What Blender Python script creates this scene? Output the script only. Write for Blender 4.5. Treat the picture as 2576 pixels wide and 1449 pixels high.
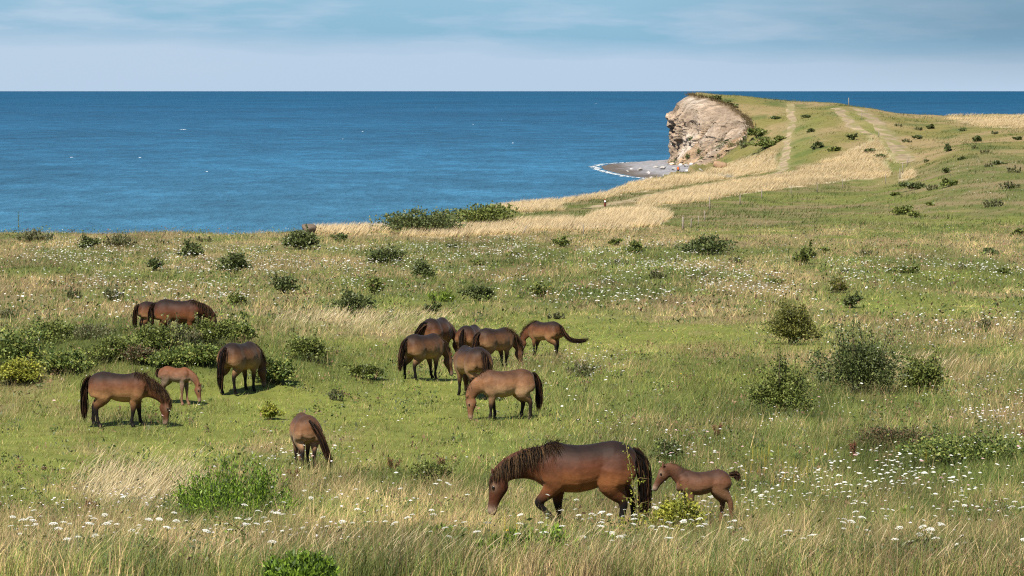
import bpy, bmesh, math, random
import numpy as np
from mathutils import Vector, Matrix

for o in list(bpy.data.objects):
    bpy.data.objects.remove(o)
SC = bpy.context.scene
COL = SC.collection
R = math.radians
rng = np.random.default_rng(11)
random.seed(5)

# ------------------------------------------------------------------ camera
# focal length 3400 px on a 1024 px frame; photo measurements below are in a 2576 px wide copy of it
FD, CU, HV = 8553.0, 1288.0, 228.0
cam = bpy.data.cameras.new('camera')
cam.sensor_width = 36.0
cam.lens = 36.0 * FD / 2576.0
cam.shift_y = -(1449 / 2 - HV) / 2576.0
cam.clip_start = 0.5
cam.clip_end = 200000
cam.dof.use_dof = True
cam.dof.focus_distance = 62
cam.dof.aperture_fstop = 16
camo = bpy.data.objects.new('camera', cam)
COL.objects.link(camo)
camo.location = (0, 0, 0)
camo.rotation_euler = (R(90), 0, 0)
SC.camera = camo

# ------------------------------------------------------------------ world, sun, exposure
SUN_EL, SUN_AZ = R(52), R(206)          # azimuth clockwise from +Y (view direction): behind the camera, a little to the left
W = bpy.data.worlds.new('World')
SC.world = W
W.use_nodes = True
nt = W.node_tree
nt.nodes.clear()
N = nt.nodes.new
L = nt.links.new
out = N('ShaderNodeOutputWorld')
bg = N('ShaderNodeBackground')
bg.inputs['Strength'].default_value = 0.075
sky = N('ShaderNodeTexSky')
sky.sky_type = 'NISHITA'
sky.sun_disc = False
sky.sun_elevation = SUN_EL
sky.sun_rotation = SUN_AZ
sky.air_density = 1.0
sky.dust_density = 0.6
sky.ozone_density = 2.0
tc = N('ShaderNodeTexCoord')
sep = N('ShaderNodeSeparateXYZ')
L(tc.outputs['Generated'], sep.inputs[0])
# thin layered cloud: bands follow elevation, edges broken by noise over direction
mp = N('ShaderNodeMapping')
mp.inputs['Scale'].default_value = (20, 20, 130)
L(tc.outputs['Generated'], mp.inputs[0])
nz = N('ShaderNodeTexNoise')
nz.inputs['Scale'].default_value = 1.0
nz.inputs['Detail'].default_value = 7
nz.inputs['Roughness'].default_value = 0.55
L(mp.outputs[0], nz.inputs['Vector'])
mp2 = N('ShaderNodeMapping')
mp2.inputs['Scale'].default_value = (5, 5, 30)
mp2.inputs['Location'].default_value = (3.1, 0, 0.4)
L(tc.outputs['Generated'], mp2.inputs[0])
nz2 = N('ShaderNodeTexNoise')
nz2.inputs['Scale'].default_value = 1.0
nz2.inputs['Detail'].default_value = 3
L(mp2.outputs[0], nz2.inputs['Vector'])


def math_node(tree, op, a=None, b=None, c=None, clamp=False):
    n = tree.nodes.new('ShaderNodeMath')
    n.operation = op
    n.use_clamp = clamp
    for i, v in enumerate((a, b, c)):
        if v is None:
            continue
        if isinstance(v, (int, float)):
            n.inputs[i].default_value = v
        else:
            tree.links.new(v, n.inputs[i])
    return n.outputs[0]


def ramp(tree, fac, stops, interp='LINEAR'):
    n = tree.nodes.new('ShaderNodeValToRGB')
    cr = n.color_ramp
    cr.interpolation = interp
    while len(cr.elements) < len(stops):
        cr.elements.new(0.5)
    for e, (p, c) in zip(cr.elements, stops):
        e.position = p
        e.color = (c[0], c[1], c[2], 1)
    tree.links.new(fac, n.inputs[0])
    return n.outputs[0]


def mixc(tree, fac, a, b, mode='MIX'):
    n = tree.nodes.new('ShaderNodeMix')
    n.data_type = 'RGBA'
    n.blend_type = mode
    for sock, v in ((n.inputs[0], fac), (n.inputs[6], a), (n.inputs[7], b)):
        if isinstance(v, (int, float)):
            sock.default_value = v
        elif isinstance(v, tuple):
            sock.default_value = (v[0], v[1], v[2], 1)
        else:
            tree.links.new(v, sock)
    return n.outputs[2]


# low bank of pale haze cloud up to ~0.9 degrees with a soft uneven upper edge
slope = math_node(nt, 'MULTIPLY', sep.outputs[0], -0.018)
edge = math_node(nt, 'MULTIPLY_ADD', nz2.outputs[0], 0.006, 0.0065)
edge = math_node(nt, 'MULTIPLY_ADD', nz.outputs[0], 0.008, edge)
edge = math_node(nt, 'ADD', edge, slope)
d_e = math_node(nt, 'SUBTRACT', sep.outputs[2], edge)
bank = math_node(nt, 'MULTIPLY_ADD', d_e, -130, 0.5, clamp=True)
hi = math_node(nt, 'MULTIPLY_ADD', nz.outputs[0], 4.6, -2.0, clamp=True)     # streaks of high cloud
hi = math_node(nt, 'MULTIPLY', hi, math_node(nt, 'MULTIPLY_ADD', sep.outputs[2], -1.1, 0.75, clamp=True))      # thinning overhead
cov = math_node(nt, 'MAXIMUM', bank, hi)
cov = math_node(nt, 'MULTIPLY', cov, 0.92)
low = math_node(nt, 'MULTIPLY_ADD', sep.outputs[2], -2.2, 0.85, clamp=True)      # horizon air takes over from the clear blue overhead
base = mixc(nt, low, sky.outputs[0], (0.78, 2.45, 4.05))
cloudc = mixc(nt, nz2.outputs[0], (2.95, 3.85, 4.95), (3.4, 4.15, 5.0))
skyc = mixc(nt, cov, base, cloudc)
# the sky turns greyer towards the right and higher up, broken by noise
rb_ = math_node(nt, 'MULTIPLY', math_node(nt, 'MULTIPLY_ADD', sep.outputs[0], 9.0, -0.3, clamp=True), math_node(nt, 'MULTIPLY', sep.outputs[2], 45, clamp=True))
rb_ = math_node(nt, 'MULTIPLY', rb_, math_node(nt, 'MULTIPLY_ADD', nz2.outputs[0], 1.2, 0.0, clamp=True))
skyc = mixc(nt, rb_, skyc, (0.85, 1.5, 2.15))
L(skyc, bg.inputs['Color'])
L(bg.outputs[0], out.inputs[0])

sun = bpy.data.lights.new('sun', 'SUN')
sun.energy = 5.0
sun.angle = R(1.0)
sun.color = (1.0, 0.93, 0.80)
suno = bpy.data.objects.new('sun', sun)
COL.objects.link(suno)
sd = Vector((math.sin(SUN_AZ) * math.cos(SUN_EL), math.cos(SUN_AZ) * math.cos(SUN_EL), math.sin(SUN_EL)))
suno.rotation_euler = sd.to_track_quat('Z', 'Y').to_euler()
suno.location = (20, -30, 60)

SC.view_settings.view_transform = 'Standard'
SC.view_settings.look = 'None'
SC.view_settings.exposure = 1.1
SC.view_settings.gamma = 1
SC.view_settings.use_curve_mapping = False
SC.render.engine = 'CYCLES'
SC.cycles.max_bounces = 5
SC.cycles.diffuse_bounces = 3
SC.cycles.glossy_bounces = 2
SC.cycles.transmission_bounces = 3
SC.cycles.transparent_max_bounces = 4
SC.cycles.use_denoising = False
SC.cycles.filter_width = 1.15
SC.cycles.sample_clamp_indirect = 4
SC.cycles.caustics_reflective = False
SC.cycles.caustics_refractive = False


# ------------------------------------------------------------------ small helpers
def srgb(r, g, b):
    f = lambda c: (c / 255 / 12.92) if c / 255 <= 0.04045 else ((c / 255 + 0.055) / 1.055) ** 2.4
    return np.array([f(r), f(g), f(b)])


_T = np.random.default_rng(3).random((256, 256))


def vnoise(x, y):
    xi, yi = np.floor(x).astype(int), np.floor(y).astype(int)
    fx, fy = x - xi, y - yi
    fx, fy = fx * fx * (3 - 2 * fx), fy * fy * (3 - 2 * fy)
    a, b = _T[xi & 255, yi & 255], _T[(xi + 1) & 255, yi & 255]
    c, d = _T[xi & 255, (yi + 1) & 255], _T[(xi + 1) & 255, (yi + 1) & 255]
    return (a * (1 - fx) + b * fx) * (1 - fy) + (c * (1 - fx) + d * fx) * fy


def fbm(x, y, o=4):
    x, y = np.asarray(x, float), np.asarray(y, float)
    s, amp, tot = 0.0, 1.0, 0.0
    for i in range(o):
        s = s + amp * vnoise(x * 2 ** i + 17.3 * i, y * 2 ** i + 9.1 * i)
        tot += amp
        amp *= 0.5
    return s / tot


def sstep(a, b, x):
    t = np.clip((x - a) / (b - a), 0, 1)
    return t * t * (3 - 2 * t)


def seg_dist(px, py, pts):
    """distance from points to an open polyline"""
    best = np.full(np.shape(px), 1e9)
    for (ax, ay), (bx, by) in zip(pts[:-1], pts[1:]):
        dx, dy = bx - ax, by - ay
        t = np.clip(((px - ax) * dx + (py - ay) * dy) / (dx * dx + dy * dy + 1e-9), 0, 1)
        best = np.minimum(best, np.hypot(px - ax - t * dx, py - ay - t * dy))
    return best


def in_poly(px, py, poly):
    inside = np.zeros(np.shape(px), bool)
    n = len(poly)
    for i in range(n):
        (x1, y1), (x2, y2) = poly[i], poly[(i + 1) % n]
        c = ((y1 > py) != (y2 > py)) & (px < (x2 - x1) * (py - y1) / (y2 - y1 + 1e-12) + x1)
        inside ^= c
    return inside


def mesh_np(name, verts, loops, sizes, mat=None, col=None, smooth=False, parent=None):
    """verts (n,3); loops flat vertex indices; sizes = corners per face; col (n,3) point colours -> ONE mesh object"""
    me = bpy.data.meshes.new(name)
    verts = np.asarray(verts, np.float32)
    loops = np.asarray(loops, np.int32).ravel()
    sizes = np.asarray(sizes, np.int32)
    me.vertices.add(len(verts))
    me.vertices.foreach_set('co', verts.ravel())
    me.loops.add(len(loops))
    me.loops.foreach_set('vertex_index', loops)
    me.polygons.add(len(sizes))
    me.polygons.foreach_set('loop_start', np.concatenate([[0], np.cumsum(sizes)[:-1]]).astype(np.int32))
    me.update(calc_edges=True)
    if smooth:
        me.polygons.foreach_set('use_smooth', np.ones(len(sizes), bool))
    if col is not None:
        a = me.color_attributes.new('Col', 'FLOAT_COLOR', 'POINT')
        c = np.ones((len(verts), 4), np.float32)
        c[:, :3] = col
        a.data.foreach_set('color', c.ravel())
    if mat is not None:
        me.materials.append(mat)
    return obj(name, me, parent)


def obj(name, me, parent=None):
    o = bpy.data.objects.new(name, me)
    COL.objects.link(o)
    if parent is not None:
        o.parent = parent
    return o


def tag(o, label=None, cat=None, group=None, kind=None):
    if label:
        o['label'] = label
    if cat:
        o['category'] = cat
    if group:
        o['group'] = group
    if kind:
        o['kind'] = kind
    return o


def empty(name, loc=(0, 0, 0), rz=0.0, scale=1.0):
    o = bpy.data.objects.new(name, None)
    COL.objects.link(o)
    o.location = loc
    o.rotation_euler = (0, 0, rz)
    o.scale = (scale,) * 3 if isinstance(scale, (int, float)) else scale
    return o


def copy_tree(o, parent=None):
    c = o.copy()
    COL.objects.link(c)
    c.parent = parent
    for ch in o.children:
        copy_tree(ch, c)
    return c


class MB:
    """collects geometry for one mesh"""

    def __init__(s):
        s.v, s.f, s.c = [], [], []

    def add(s, verts, faces, col=(1, 1, 1)):
        b = len(s.v)
        s.v += [tuple(v) for v in verts]
        s.f += [tuple(b + i for i in f) for f in faces]
        s.c += [tuple(col)] * len(verts)

    def tube(s, pts, radii, n=6, col=(1, 1, 1), cap=True):
        pts = [Vector(p) for p in pts]
        vs, fs = [], []
        for i, p in enumerate(pts):
            t = (pts[min(i + 1, len(pts) - 1)] - pts[max(i - 1, 0)]).normalized()
            a = t.cross(Vector((0.31, 0.2, 0.93)))
            if a.length < 1e-4:
                a = t.cross(Vector((1, 0, 0)))
            a.normalize()
            b = t.cross(a)
            for k in range(n):
                an = 2 * math.pi * k / n
                vs.append(p + (a * math.cos(an) + b * math.sin(an)) * radii[i])
        for i in range(len(pts) - 1):
            for k in range(n):
                fs.append((i * n + k, i * n + (k + 1) % n, (i + 1) * n + (k + 1) % n, (i + 1) * n + k))
        if cap:
            fs.append(tuple(range(n - 1, -1, -1)))
            fs.append(tuple(range((len(pts) - 1) * n, len(pts) * n)))
        s.add(vs, fs, col)

    def build(s, name, mat, parent=None, smooth=False):
        sizes = [len(f) for f in s.f]
        return mesh_np(name, s.v, [i for f in s.f for i in f], sizes, mat, s.c, smooth, parent)


# ------------------------------------------------------------------ materials
def new_mat(name):
    m = bpy.data.materials.new(name)
    m.use_nodes = True
    t = m.node_tree
    return m, t, t.nodes['Principled BSDF'], t.nodes['Material Output']


def attr(t, name='Col'):
    n = t.nodes.new('ShaderNodeAttribute')
    n.attribute_name = name
    return n.outputs['Color']


def noise(t, scale, detail=4, rough=0.55, vec=None, sc3=None, coord='Object'):
    n = t.nodes.new('ShaderNodeTexNoise')
    n.inputs['Scale'].default_value = scale
    n.inputs['Detail'].default_value = detail
    n.inputs['Roughness'].default_value = rough
    c = t.nodes.new('ShaderNodeTexCoord')
    v = c.outputs[coord]
    if sc3 is not None:
        mm = t.nodes.new('ShaderNodeMapping')
        mm.inputs['Scale'].default_value = sc3
        t.links.new(v, mm.inputs[0])
        v = mm.outputs[0]
    t.links.new(v, n.inputs['Vector'])
    return n.outputs[0]


def bump(t, p, h, strength=0.5, dist=0.05):
    b = t.nodes.new('ShaderNodeBump')
    b.inputs['Strength'].default_value = strength
    b.inputs['Distance'].default_value = dist
    t.links.new(h, b.inputs['Height'])
    t.links.new(b.outputs[0], p.inputs['Normal'])


def leaf_mat(name, trans=0.35, rough=0.6, tint=(1, 1, 1)):
    """thin plant tissue: colour from the Col attribute, part of the light passes through"""
    m, t, p, o = new_mat(name)
    c = attr(t)
    if tint != (1, 1, 1):
        c = mixc(t, 1.0, c, tint, 'MULTIPLY')
    t.links.new(c, p.inputs['Base Color'])
    p.inputs['Roughness'].default_value = rough
    p.inputs['Specular IOR Level'].default_value = 0.25
    tr = t.nodes.new('ShaderNodeBsdfTranslucent')
    t.links.new(c, tr.inputs['Color'])
    mx = t.nodes.new('ShaderNodeMixShader')
    mx.inputs[0].default_value = trans
    t.links.new(p.outputs[0], mx.inputs[1])
    t.links.new(tr.outputs[0], mx.inputs[2])
    t.links.new(mx.outputs[0], o.inputs['Surface'])
    return m


M_GRASS = leaf_mat('grass_blade', 0.42, 0.65)
M_LEAF = leaf_mat('leaf', 0.28, 0.5)
M_PETAL = leaf_mat('petal', 0.3, 0.8)


def mat_attr(name, rough=0.8, spec=0.3, nscale=None, namp=0.3, bscale=None, bstr=0.4, bdist=0.05):
    m, t, p, o = new_mat(name)
    c = attr(t)
    if nscale:
        n1 = noise(t, nscale, 8, 0.65)
        f = ramp(t, n1, [(0.25, (1 - namp,) * 3), (0.75, (1 + namp,) * 3)])
        c = mixc(t, 1.0, c, f, 'MULTIPLY')
    t.links.new(c, p.inputs['Base Color'])
    p.inputs['Roughness'].default_value = rough
    p.inputs['Specular IOR Level'].default_value = spec
    if bscale:
        bump(t, p, noise(t, bscale, 5), bstr, bdist)
    return m


M_BARK = mat_attr('bark', 0.9, 0.2, 30, 0.3)
M_SOIL = mat_attr('turf_soil', 0.95, 0.1, 0.9, 0.25, 3.0, 0.6, 0.1)
M_CLIFF = mat_attr('chalky_clay', 0.95, 0.1, 0.8, 0.45, 0.9, 1.0, 1.3)
M_STONE = mat_attr('stone', 0.85, 0.3, 2.2, 0.3, 5.0, 0.5, 0.08)
M_WOOD = mat_attr('weathered_wood', 0.9, 0.2, 14, 0.3)
M_CLOTH = mat_attr('cloth', 0.85, 0.2)
M_FOAM = mat_attr('sea_foam', 0.9, 0.2)

# ------------------------------------------------------------------ the lie of the land
SEA_Z = -16.0


def wx(u, d):
    return (u - CU) / FD * d


def proj(x, y, z):
    return CU + FD * x / y, HV - FD * z / y


PROFILE = [(10, 1.7), (20, 3.1), (30, 4.25), (44.6, 5.8), (55, 6.65), (67, 7.4), (76, 7.55), (82, 7.7), (90, 7.78), (97, 7.95),
           (107, 8.35), (130, 9.0), (160, 9.8), (200, 10.8), (250, 11.8), (312, 13.0)]
CT = []                                             # (u, d, H below eye level)
for d_, h_ in PROFILE:
    for u_ in (-900, 300, 1288, 2250, 3500):
        CT.append((u_, d_, h_))
for u_, v_, d_ in [(2200, 560, 335), (2576, 565, 330), (3500, 565, 330), (1718, 575, 328), (1440, 580, 322), (1430, 500, 470), (1250, 520, 425),
                   (1620, 500, 465), (1600, 458, 555), (1750, 442, 590), (1900, 440, 575), (2230, 440, 560), (2285, 415, 580),
                   (2300, 500, 430), (1970, 425, 590), (1985, 350, 650), (1985, 290, 690), (1735, 238, 708), (1900, 246, 728),
                   (2030, 258, 730), (2135, 266, 710), (2330, 291, 720), (2450, 294, 740), (2576, 297, 760), (3500, 310, 770),
                   (1780, 242.5, 716), (1800, 242.5, 726), (1832, 243.5, 726), (1868, 245, 726), (1832, 259, 703), (1868, 283, 697), (1888, 320, 681), (1870, 360, 677), (1800, 414, 668), (2200, 370, 610), (2460, 350, 610), (2576, 440, 450),
                   (2400, 440, 470), (2576, 380, 560), (2400, 380, 570), (3500, 440, 450), (2300, 340, 640), (3500, 350, 640)]:
    CT.append((u_, d_, (v_ - HV) / FD * d_))
for u_, d_, h_ in [(1735, 780, 3.5), (1900, 800, 4.5), (2330, 800, 10), (2576, 830, 11), (3500, 830, 12), (900, 420, 14.6), (300, 420, 14.6), (-900, 420, 14.6),
                   (1288, 640, 16), (300, 640, 16), (-900, 640, 16)]:
    CT.append((u_, d_, h_))
CT = np.array(CT, float)


def pq(u, d):
    return np.stack([(u - CU) / 855.0, 1.5 * np.log(d)], -1)


def tps(r):
    return np.where(r > 1e-9, r * r * np.log(r + 1e-12), 0)


_c = pq(CT[:, 0], CT[:, 1])
_A = tps(np.linalg.norm(_c[:, None] - _c[None], axis=-1)) + np.eye(len(_c)) * 2e-3
_P = np.concatenate([np.ones((len(_c), 1)), _c], 1)
_S = np.block([[_A, _P], [_P.T, np.zeros((3, 3))]])
_w = np.linalg.solve(_S, np.concatenate([CT[:, 2], np.zeros(3)]))


def base_H(u, d):
    sh = np.shape(u)
    q = pq(np.clip(np.ravel(u), -900, 3500), np.ravel(d))
    res = np.empty(len(q))
    for i in range(0, len(q), 40000):
        b = q[i:i + 40000]
        k = tps(np.linalg.norm(b[:, None] - _c[None], axis=-1))
        res[i:i + 40000] = k @ _w[:-3] + _w[-3] + b @ _w[-2:]
    return res.reshape(sh)


# cliff edge of the headland, upper and lower line (u, v, depth)
CLIFF_TOP = [(1800, 416, 668), (1826, 401, 671), (1850, 386, 674), (1870, 360, 677), (1888, 322, 681), (1884, 302, 686), (1868, 286, 691),
             (1832, 262, 698), (1780, 245, 704), (1735, 238, 708), (1752, 239, 734), (1810, 241, 765)]
CLIFF_BASE = [(1786, 425, 664), (1778, 424, 666), (1768, 424, 669), (1757, 423, 672), (1744, 421, 676), (1729, 418, 681), (1713, 414, 686),
              (1697, 408, 692), (1680, 405, 698), (1667, 403, 706), (1690, 398, 744), (1750, 396, 775)]
COAST = [(-2500, 318), (-800, 315), (0, 313), (250, 311), (520, 314), (540, 305), (640, 303), (680, 312), (800, 318), (940, 324), (1000, 348), (1120, 392), (1220, 420),
         (1320, 446), (1420, 472), (1500, 505), (1600, 557), (1680, 586), (1720, 602), (1732, 622), (1742, 643)]
LAND = [(wx(u, d), d) for u, d in [(-2500, 5)] + COAST] + [(wx(u, d), d) for u, v, d in CLIFF_TOP] + \
       [(wx(u, d), d) for u, d in [(2135, 785), (2576, 800), (5200, 810), (5200, 5)]]

# grid of heights over (u, depth), then bilinear lookup
GU = np.linspace(-1300, 3900, 330)
GD = np.unique(np.concatenate([np.geomspace(9, 120, 130), np.linspace(120, 300, 80), np.linspace(300, 560, 90), np.linspace(560, 780, 125), [800]]))
_UU, _DD = np.meshgrid(GU, GD)
_XX = wx(_UU, _DD)
_ZZ = -base_H(_UU, _DD)
# bank on the left on which two ponies stand, hollows and hummocks
_ZZ += 1.25 * np.exp(-((_XX + 9.9) / 4.6) ** 2 / 2 - ((_DD - 91.5) / 4.2) ** 2 / 2)
_ZZ += (fbm(_XX / 7, _DD / 9, 3) - 0.5) * 0.45 * sstep(25, 60, _DD)
_ZZ += (fbm(_XX / 1.6 + 50, _DD / 1.9, 3) - 0.5) * 0.26 * (1 - sstep(150, 260, _DD))
_ZZ += (fbm(_XX / 14 + 30, _DD / 20, 3) - 0.5) * 1.1 * sstep(420, 560, _DD)
_ins = in_poly(_XX, _DD, LAND)
_sd = seg_dist(_XX, _DD, LAND + LAND[:1])
_sd = np.where(_ins, _sd, -_sd)
_drop = sstep(0.0, 2.6, -_sd)
_ZZ = _ZZ * (1 - _drop) + (-20.0) * _drop
# the turf edge rounds off a little before it breaks away to the sea
_ZZ -= np.where(_DD < 600, 0.35 * np.exp(-np.clip(_sd, 0, 99) / 1.2), 0) * _ins


def ground(x, y):
    x, y = np.asarray(x, float), np.asarray(y, float)
    u = CU + FD * x / y
    fu = np.clip((u - GU[0]) / (GU[1] - GU[0]), 0, len(GU) - 1.001)
    iu = fu.astype(int)
    fu = fu - iu
    idd = np.clip(np.searchsorted(GD, y) - 1, 0, len(GD) - 2)
    fd = np.clip((y - GD[idd]) / (GD[idd + 1] - GD[idd]), 0, 1)
    a, b = _ZZ[idd, iu], _ZZ[idd, iu + 1]
    c, d = _ZZ[idd + 1, iu], _ZZ[idd + 1, iu + 1]
    return (a * (1 - fu) + b * fu) * (1 - fd) + (c * (1 - fu) + d * fu) * fd


def land_sd(x, y):
    s = seg_dist(x, y, LAND + LAND[:1])
    return np.where(in_poly(x, y, LAND), s, -s)


_ds = np.concatenate([np.arange(24, 140, 0.1), np.arange(140, 790, 0.5)])


def hit(u, v, lo=24, hi=790):
    """first ground point seen at photo position (u, v)"""
    d = _ds[(_ds >= lo) & (_ds <= hi)]
    x = wx(u, d)
    zr = -(v - HV) / FD * d
    k = np.nonzero(ground(x, d) >= zr)[0]
    i = k[0] if len(k) else len(d) - 1
    return float(x[i]), float(d[i]), float(ground(x[i], d[i]))


# ------------------------------------------------------------------ what grows where (photo-measured patches on the ground)
def blobs(u, v, lst):
    r = np.zeros(np.shape(u))
    for b in lst:
        cx, cy, rx, ry = b[:4]
        w = b[4] if len(b) > 4 else 1.0
        q = ((u - cx) / rx) ** 2 + ((v - cy) / ry) ** 2
        r = np.maximum(r, w * np.exp(-q ** 2 * 0.7))
    return r


TURF = [(90, 1170, 300, 120), (430, 1120, 330, 55), (850, 1040, 400, 75), (1060, 1000, 200, 60), (1010, 1120, 330, 60), (1560, 840, 380, 60),
        (1150, 860, 420, 60, 0.7), (1850, 850, 300, 40, 0.7), (2350, 770, 340, 28, 0.8), (1150, 770, 260, 22, 0.6), (330, 1010, 300, 30, 0.9), (620, 990, 260, 40),
        (2400, 548, 330, 14, 0.9), (1950, 585, 330, 10, 0.7), (2050, 500, 260, 14, 0.8), (2230, 465, 120, 12, 0.8), (1700, 960, 300, 40, 0.4), (1240, 1085, 260, 35, 0.7),
        (700, 640, 120, 12, 0.4), (1440, 1372, 240, 44, 0.42), (1780, 1365, 110, 34, 0.35), (2250, 700, 300, 16, 0.5)]
STRAW = [(300, 1240, 150, 80, 1.0), (900, 835, 190, 26, 1.0), (1000, 590, 380, 14, 0.9), (1700, 600, 500, 16, 0.7), (150, 600, 400, 16, 0.8), (700, 1400, 500, 70, 0.3),
         (1500, 1430, 600, 40, 0.35), (2150, 1440, 500, 36, 0.4), (150, 1330, 250, 60, 0.7), (2200, 560, 160, 12, 0.3), (1900, 770, 240, 30, 0.5), (2200, 810, 340, 26, 0.6),
         (450, 790, 130, 20, 0.7), (2350, 630, 300, 16, 0.6), (2300, 940, 300, 40, 0.4), (1150, 1350, 300, 50, 0.35), (2250, 1370, 300, 50, 0.4)]
LUSH = [(1900, 1000, 260, 70, 0.8), (2350, 1150, 300, 50, 0.9), (2000, 1400, 500, 50, 0.5), (1600, 1130, 300, 40, 0.5), (250, 900, 300, 70, 0.9), (1250, 730, 400, 40, 0.5),
        (1130, 1200, 250, 40, 0.6), (2500, 1180, 220, 70, 0.9), (760, 900, 130, 60, 0.8), (1500, 660, 400, 25, 0.5), (2450, 700, 200, 18, 0.7), (600, 1310, 220, 50, 0.7),
        (1360, 1390, 180, 50, 0.6), (800, 1420, 160, 40, 0.7), (930, 900, 200, 30, 0.5), (300, 1400, 200, 40, 0.6), (1050, 1425, 220, 40, 0.6), (1750, 1420, 220, 34, 0.5), (2420, 1420, 260, 40, 0.6), (2250, 1330, 200, 40, 0.4)]
UMBEL = [(2300, 1225, 330, 60, 1.0), (2420, 1010, 220, 60, 0.8), (2330, 860, 330, 50, 0.75), (1750, 725, 480, 55, 0.8), (1350, 670, 520, 45, 0.8), (320, 650, 240, 28, 1.0),
         (1440, 980, 110, 60, 0.8), (750, 690, 480, 60, 0.6), (480, 730, 350, 40, 0.6), (2150, 1330, 480, 70, 0.35), (1750, 1370, 480, 60, 0.22), (90, 1405, 130, 40, 0.25),
         (500, 1060, 90, 25, 0.8), (800, 1150, 110, 35, 1.0), (1700, 1130, 160, 50, 0.4), (1100, 1290, 250, 40, 0.2), (780, 1380, 200, 50, 0.25), (2450, 480, 250, 30, 0.6),
         (2450, 690, 250, 30, 0.5), (2000, 690, 300, 30, 0.5), (1500, 620, 250, 14, 0.5), (930, 860, 90, 20, 0.3), (150, 790, 250, 50, 0.25), (1150, 1400, 400, 40, 0.15), (1300, 1425, 1400, 45, 0.3), (2300, 1130, 300, 60, 0.5)]
SMALLW = [(2080, 1120, 200, 80, 1.0), (2400, 1090, 250, 60, 0.6), (350, 950, 220, 50, 0.9), (780, 1190, 150, 50, 1.0), (300, 1290, 250, 60, 0.5), (1700, 1100, 250, 50, 0.5),
          (1450, 930, 130, 40, 0.5), (2150, 1270, 500, 80, 0.35), (800, 1290, 250, 60, 0.4), (1300, 690, 600, 60, 0.3), (650, 1420, 300, 40, 0.4)]
GOLD = [[(1400, 512), (1430, 496), (1520, 478), (1600, 456), (1700, 446), (1750, 440), (1800, 422), (1870, 398), (1950, 388), (1958, 428), (1850, 446), (1700, 468), (1560, 492), (1450, 508)],
        [(1590, 505), (1700, 478), (1900, 446), (1990, 430), (2100, 402), (2150, 372), (2200, 350), (2228, 404), (2236, 445), (2100, 458), (1900, 484), (1750, 508), (1620, 522)],
        [(1225, 522), (1300, 508), (1400, 508), (1420, 524), (1330, 536), (1240, 535)],
        [(1430, 565), (1500, 538), (1600, 522), (1694, 546), (1650, 572), (1550, 584), (1440, 586)],
        [(1000, 590), (1120, 574), (1250, 560), (1440, 552), (1450, 578), (1300, 590), (1100, 598)],
        [(760, 588), (790, 578), (940, 576), (980, 588), (880, 594)],
        [(2370, 296), (2700, 296), (2700, 318), (2480, 322), (2430, 308)],
        [(2272, 432), (2300, 432), (2302, 452), (2268, 452)], [(2180, 340), (2195, 338), (2262, 408), (2250, 412)]]
PATHS = [([(1985, 262), (1992, 300), (1985, 350), (1975, 400), (1972, 428), (1900, 446), (1700, 478), (1560, 508), (1480, 525)], 1.15, 0.65),
         ([(2105, 272), (2145, 318), (2185, 340)], 1.6, 0.55), ([(2160, 274), (2215, 320), (2255, 370), (2290, 410)], 2.2, 0.45)]
PATHS_W = [([hit(u, v, 400)[:2] for u, v in pl], w, s) for pl, w, s in PATHS]


def cover(x, y):
    """ground cover at world points: turf 0..1, straw 0..1, lush 0..1, u, v"""
    z = ground(x, y)
    u, v = proj(x, y, z)
    n1 = fbm(x / 6 + 3, y / 10, 4)
    n2 = fbm(x / 1.7 + 11, y / 2.6, 4)
    n3 = fbm(x / 0.5 + 7, y / 0.8 + 2, 2)
    far = sstep(90, 200, y)
    n2 = n2 * (1 - far) + fbm(x / 4 + 1, y / 9 + 8, 4) * far
    jit_u, jit_v = (n1 - 0.5) * 160, (n2 - 0.5) * 50
    turf = np.clip(blobs(u + jit_u, v + jit_v, TURF) * (0.35 + 1.1 * n2), 0, 1)
    st = blobs(u + jit_u, v + jit_v, STRAW)
    lu = blobs(u + jit_u, v + jit_v, LUSH)
    straw = np.clip(0.40 + 1.5 * (n1 - 0.5) + 1.5 * (n2 - 0.5) + 0.6 * (n3 - 0.5) - 0.5 * turf + 0.55 * st - 0.55 * lu + 0.12 * far, 0, 1)
    lush = np.clip(lu + 1.4 * (0.45 - n2), 0, 1) * (1 - turf)
    return turf, straw, lush, u, v, n2


C_TURF = np.array([0.220, 0.245, 0.050])
C_GREEN = np.array([0.150, 0.172, 0.045])
C_LUSH = np.array([0.095, 0.120, 0.028])
C_STRAW = np.array([0.50, 0.385, 0.205])
C_TAN = np.array([0.29, 0.220, 0.120])
C_GOLD = np.array([0.58, 0.465, 0.30])


def lerp(a, b, t):
    return a * (1 - t[..., None]) + b * t[..., None]


def cover_colour(turf, straw, lush):
    c = np.broadcast_to(C_GREEN, np.shape(turf) + (3,)).copy()
    c = lerp(c, C_LUSH, lush)
    c = lerp(c, C_TURF, turf * 0.85)
    return lerp(c, C_TAN, sstep(0.2, 0.85, straw) * 0.8)


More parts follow.
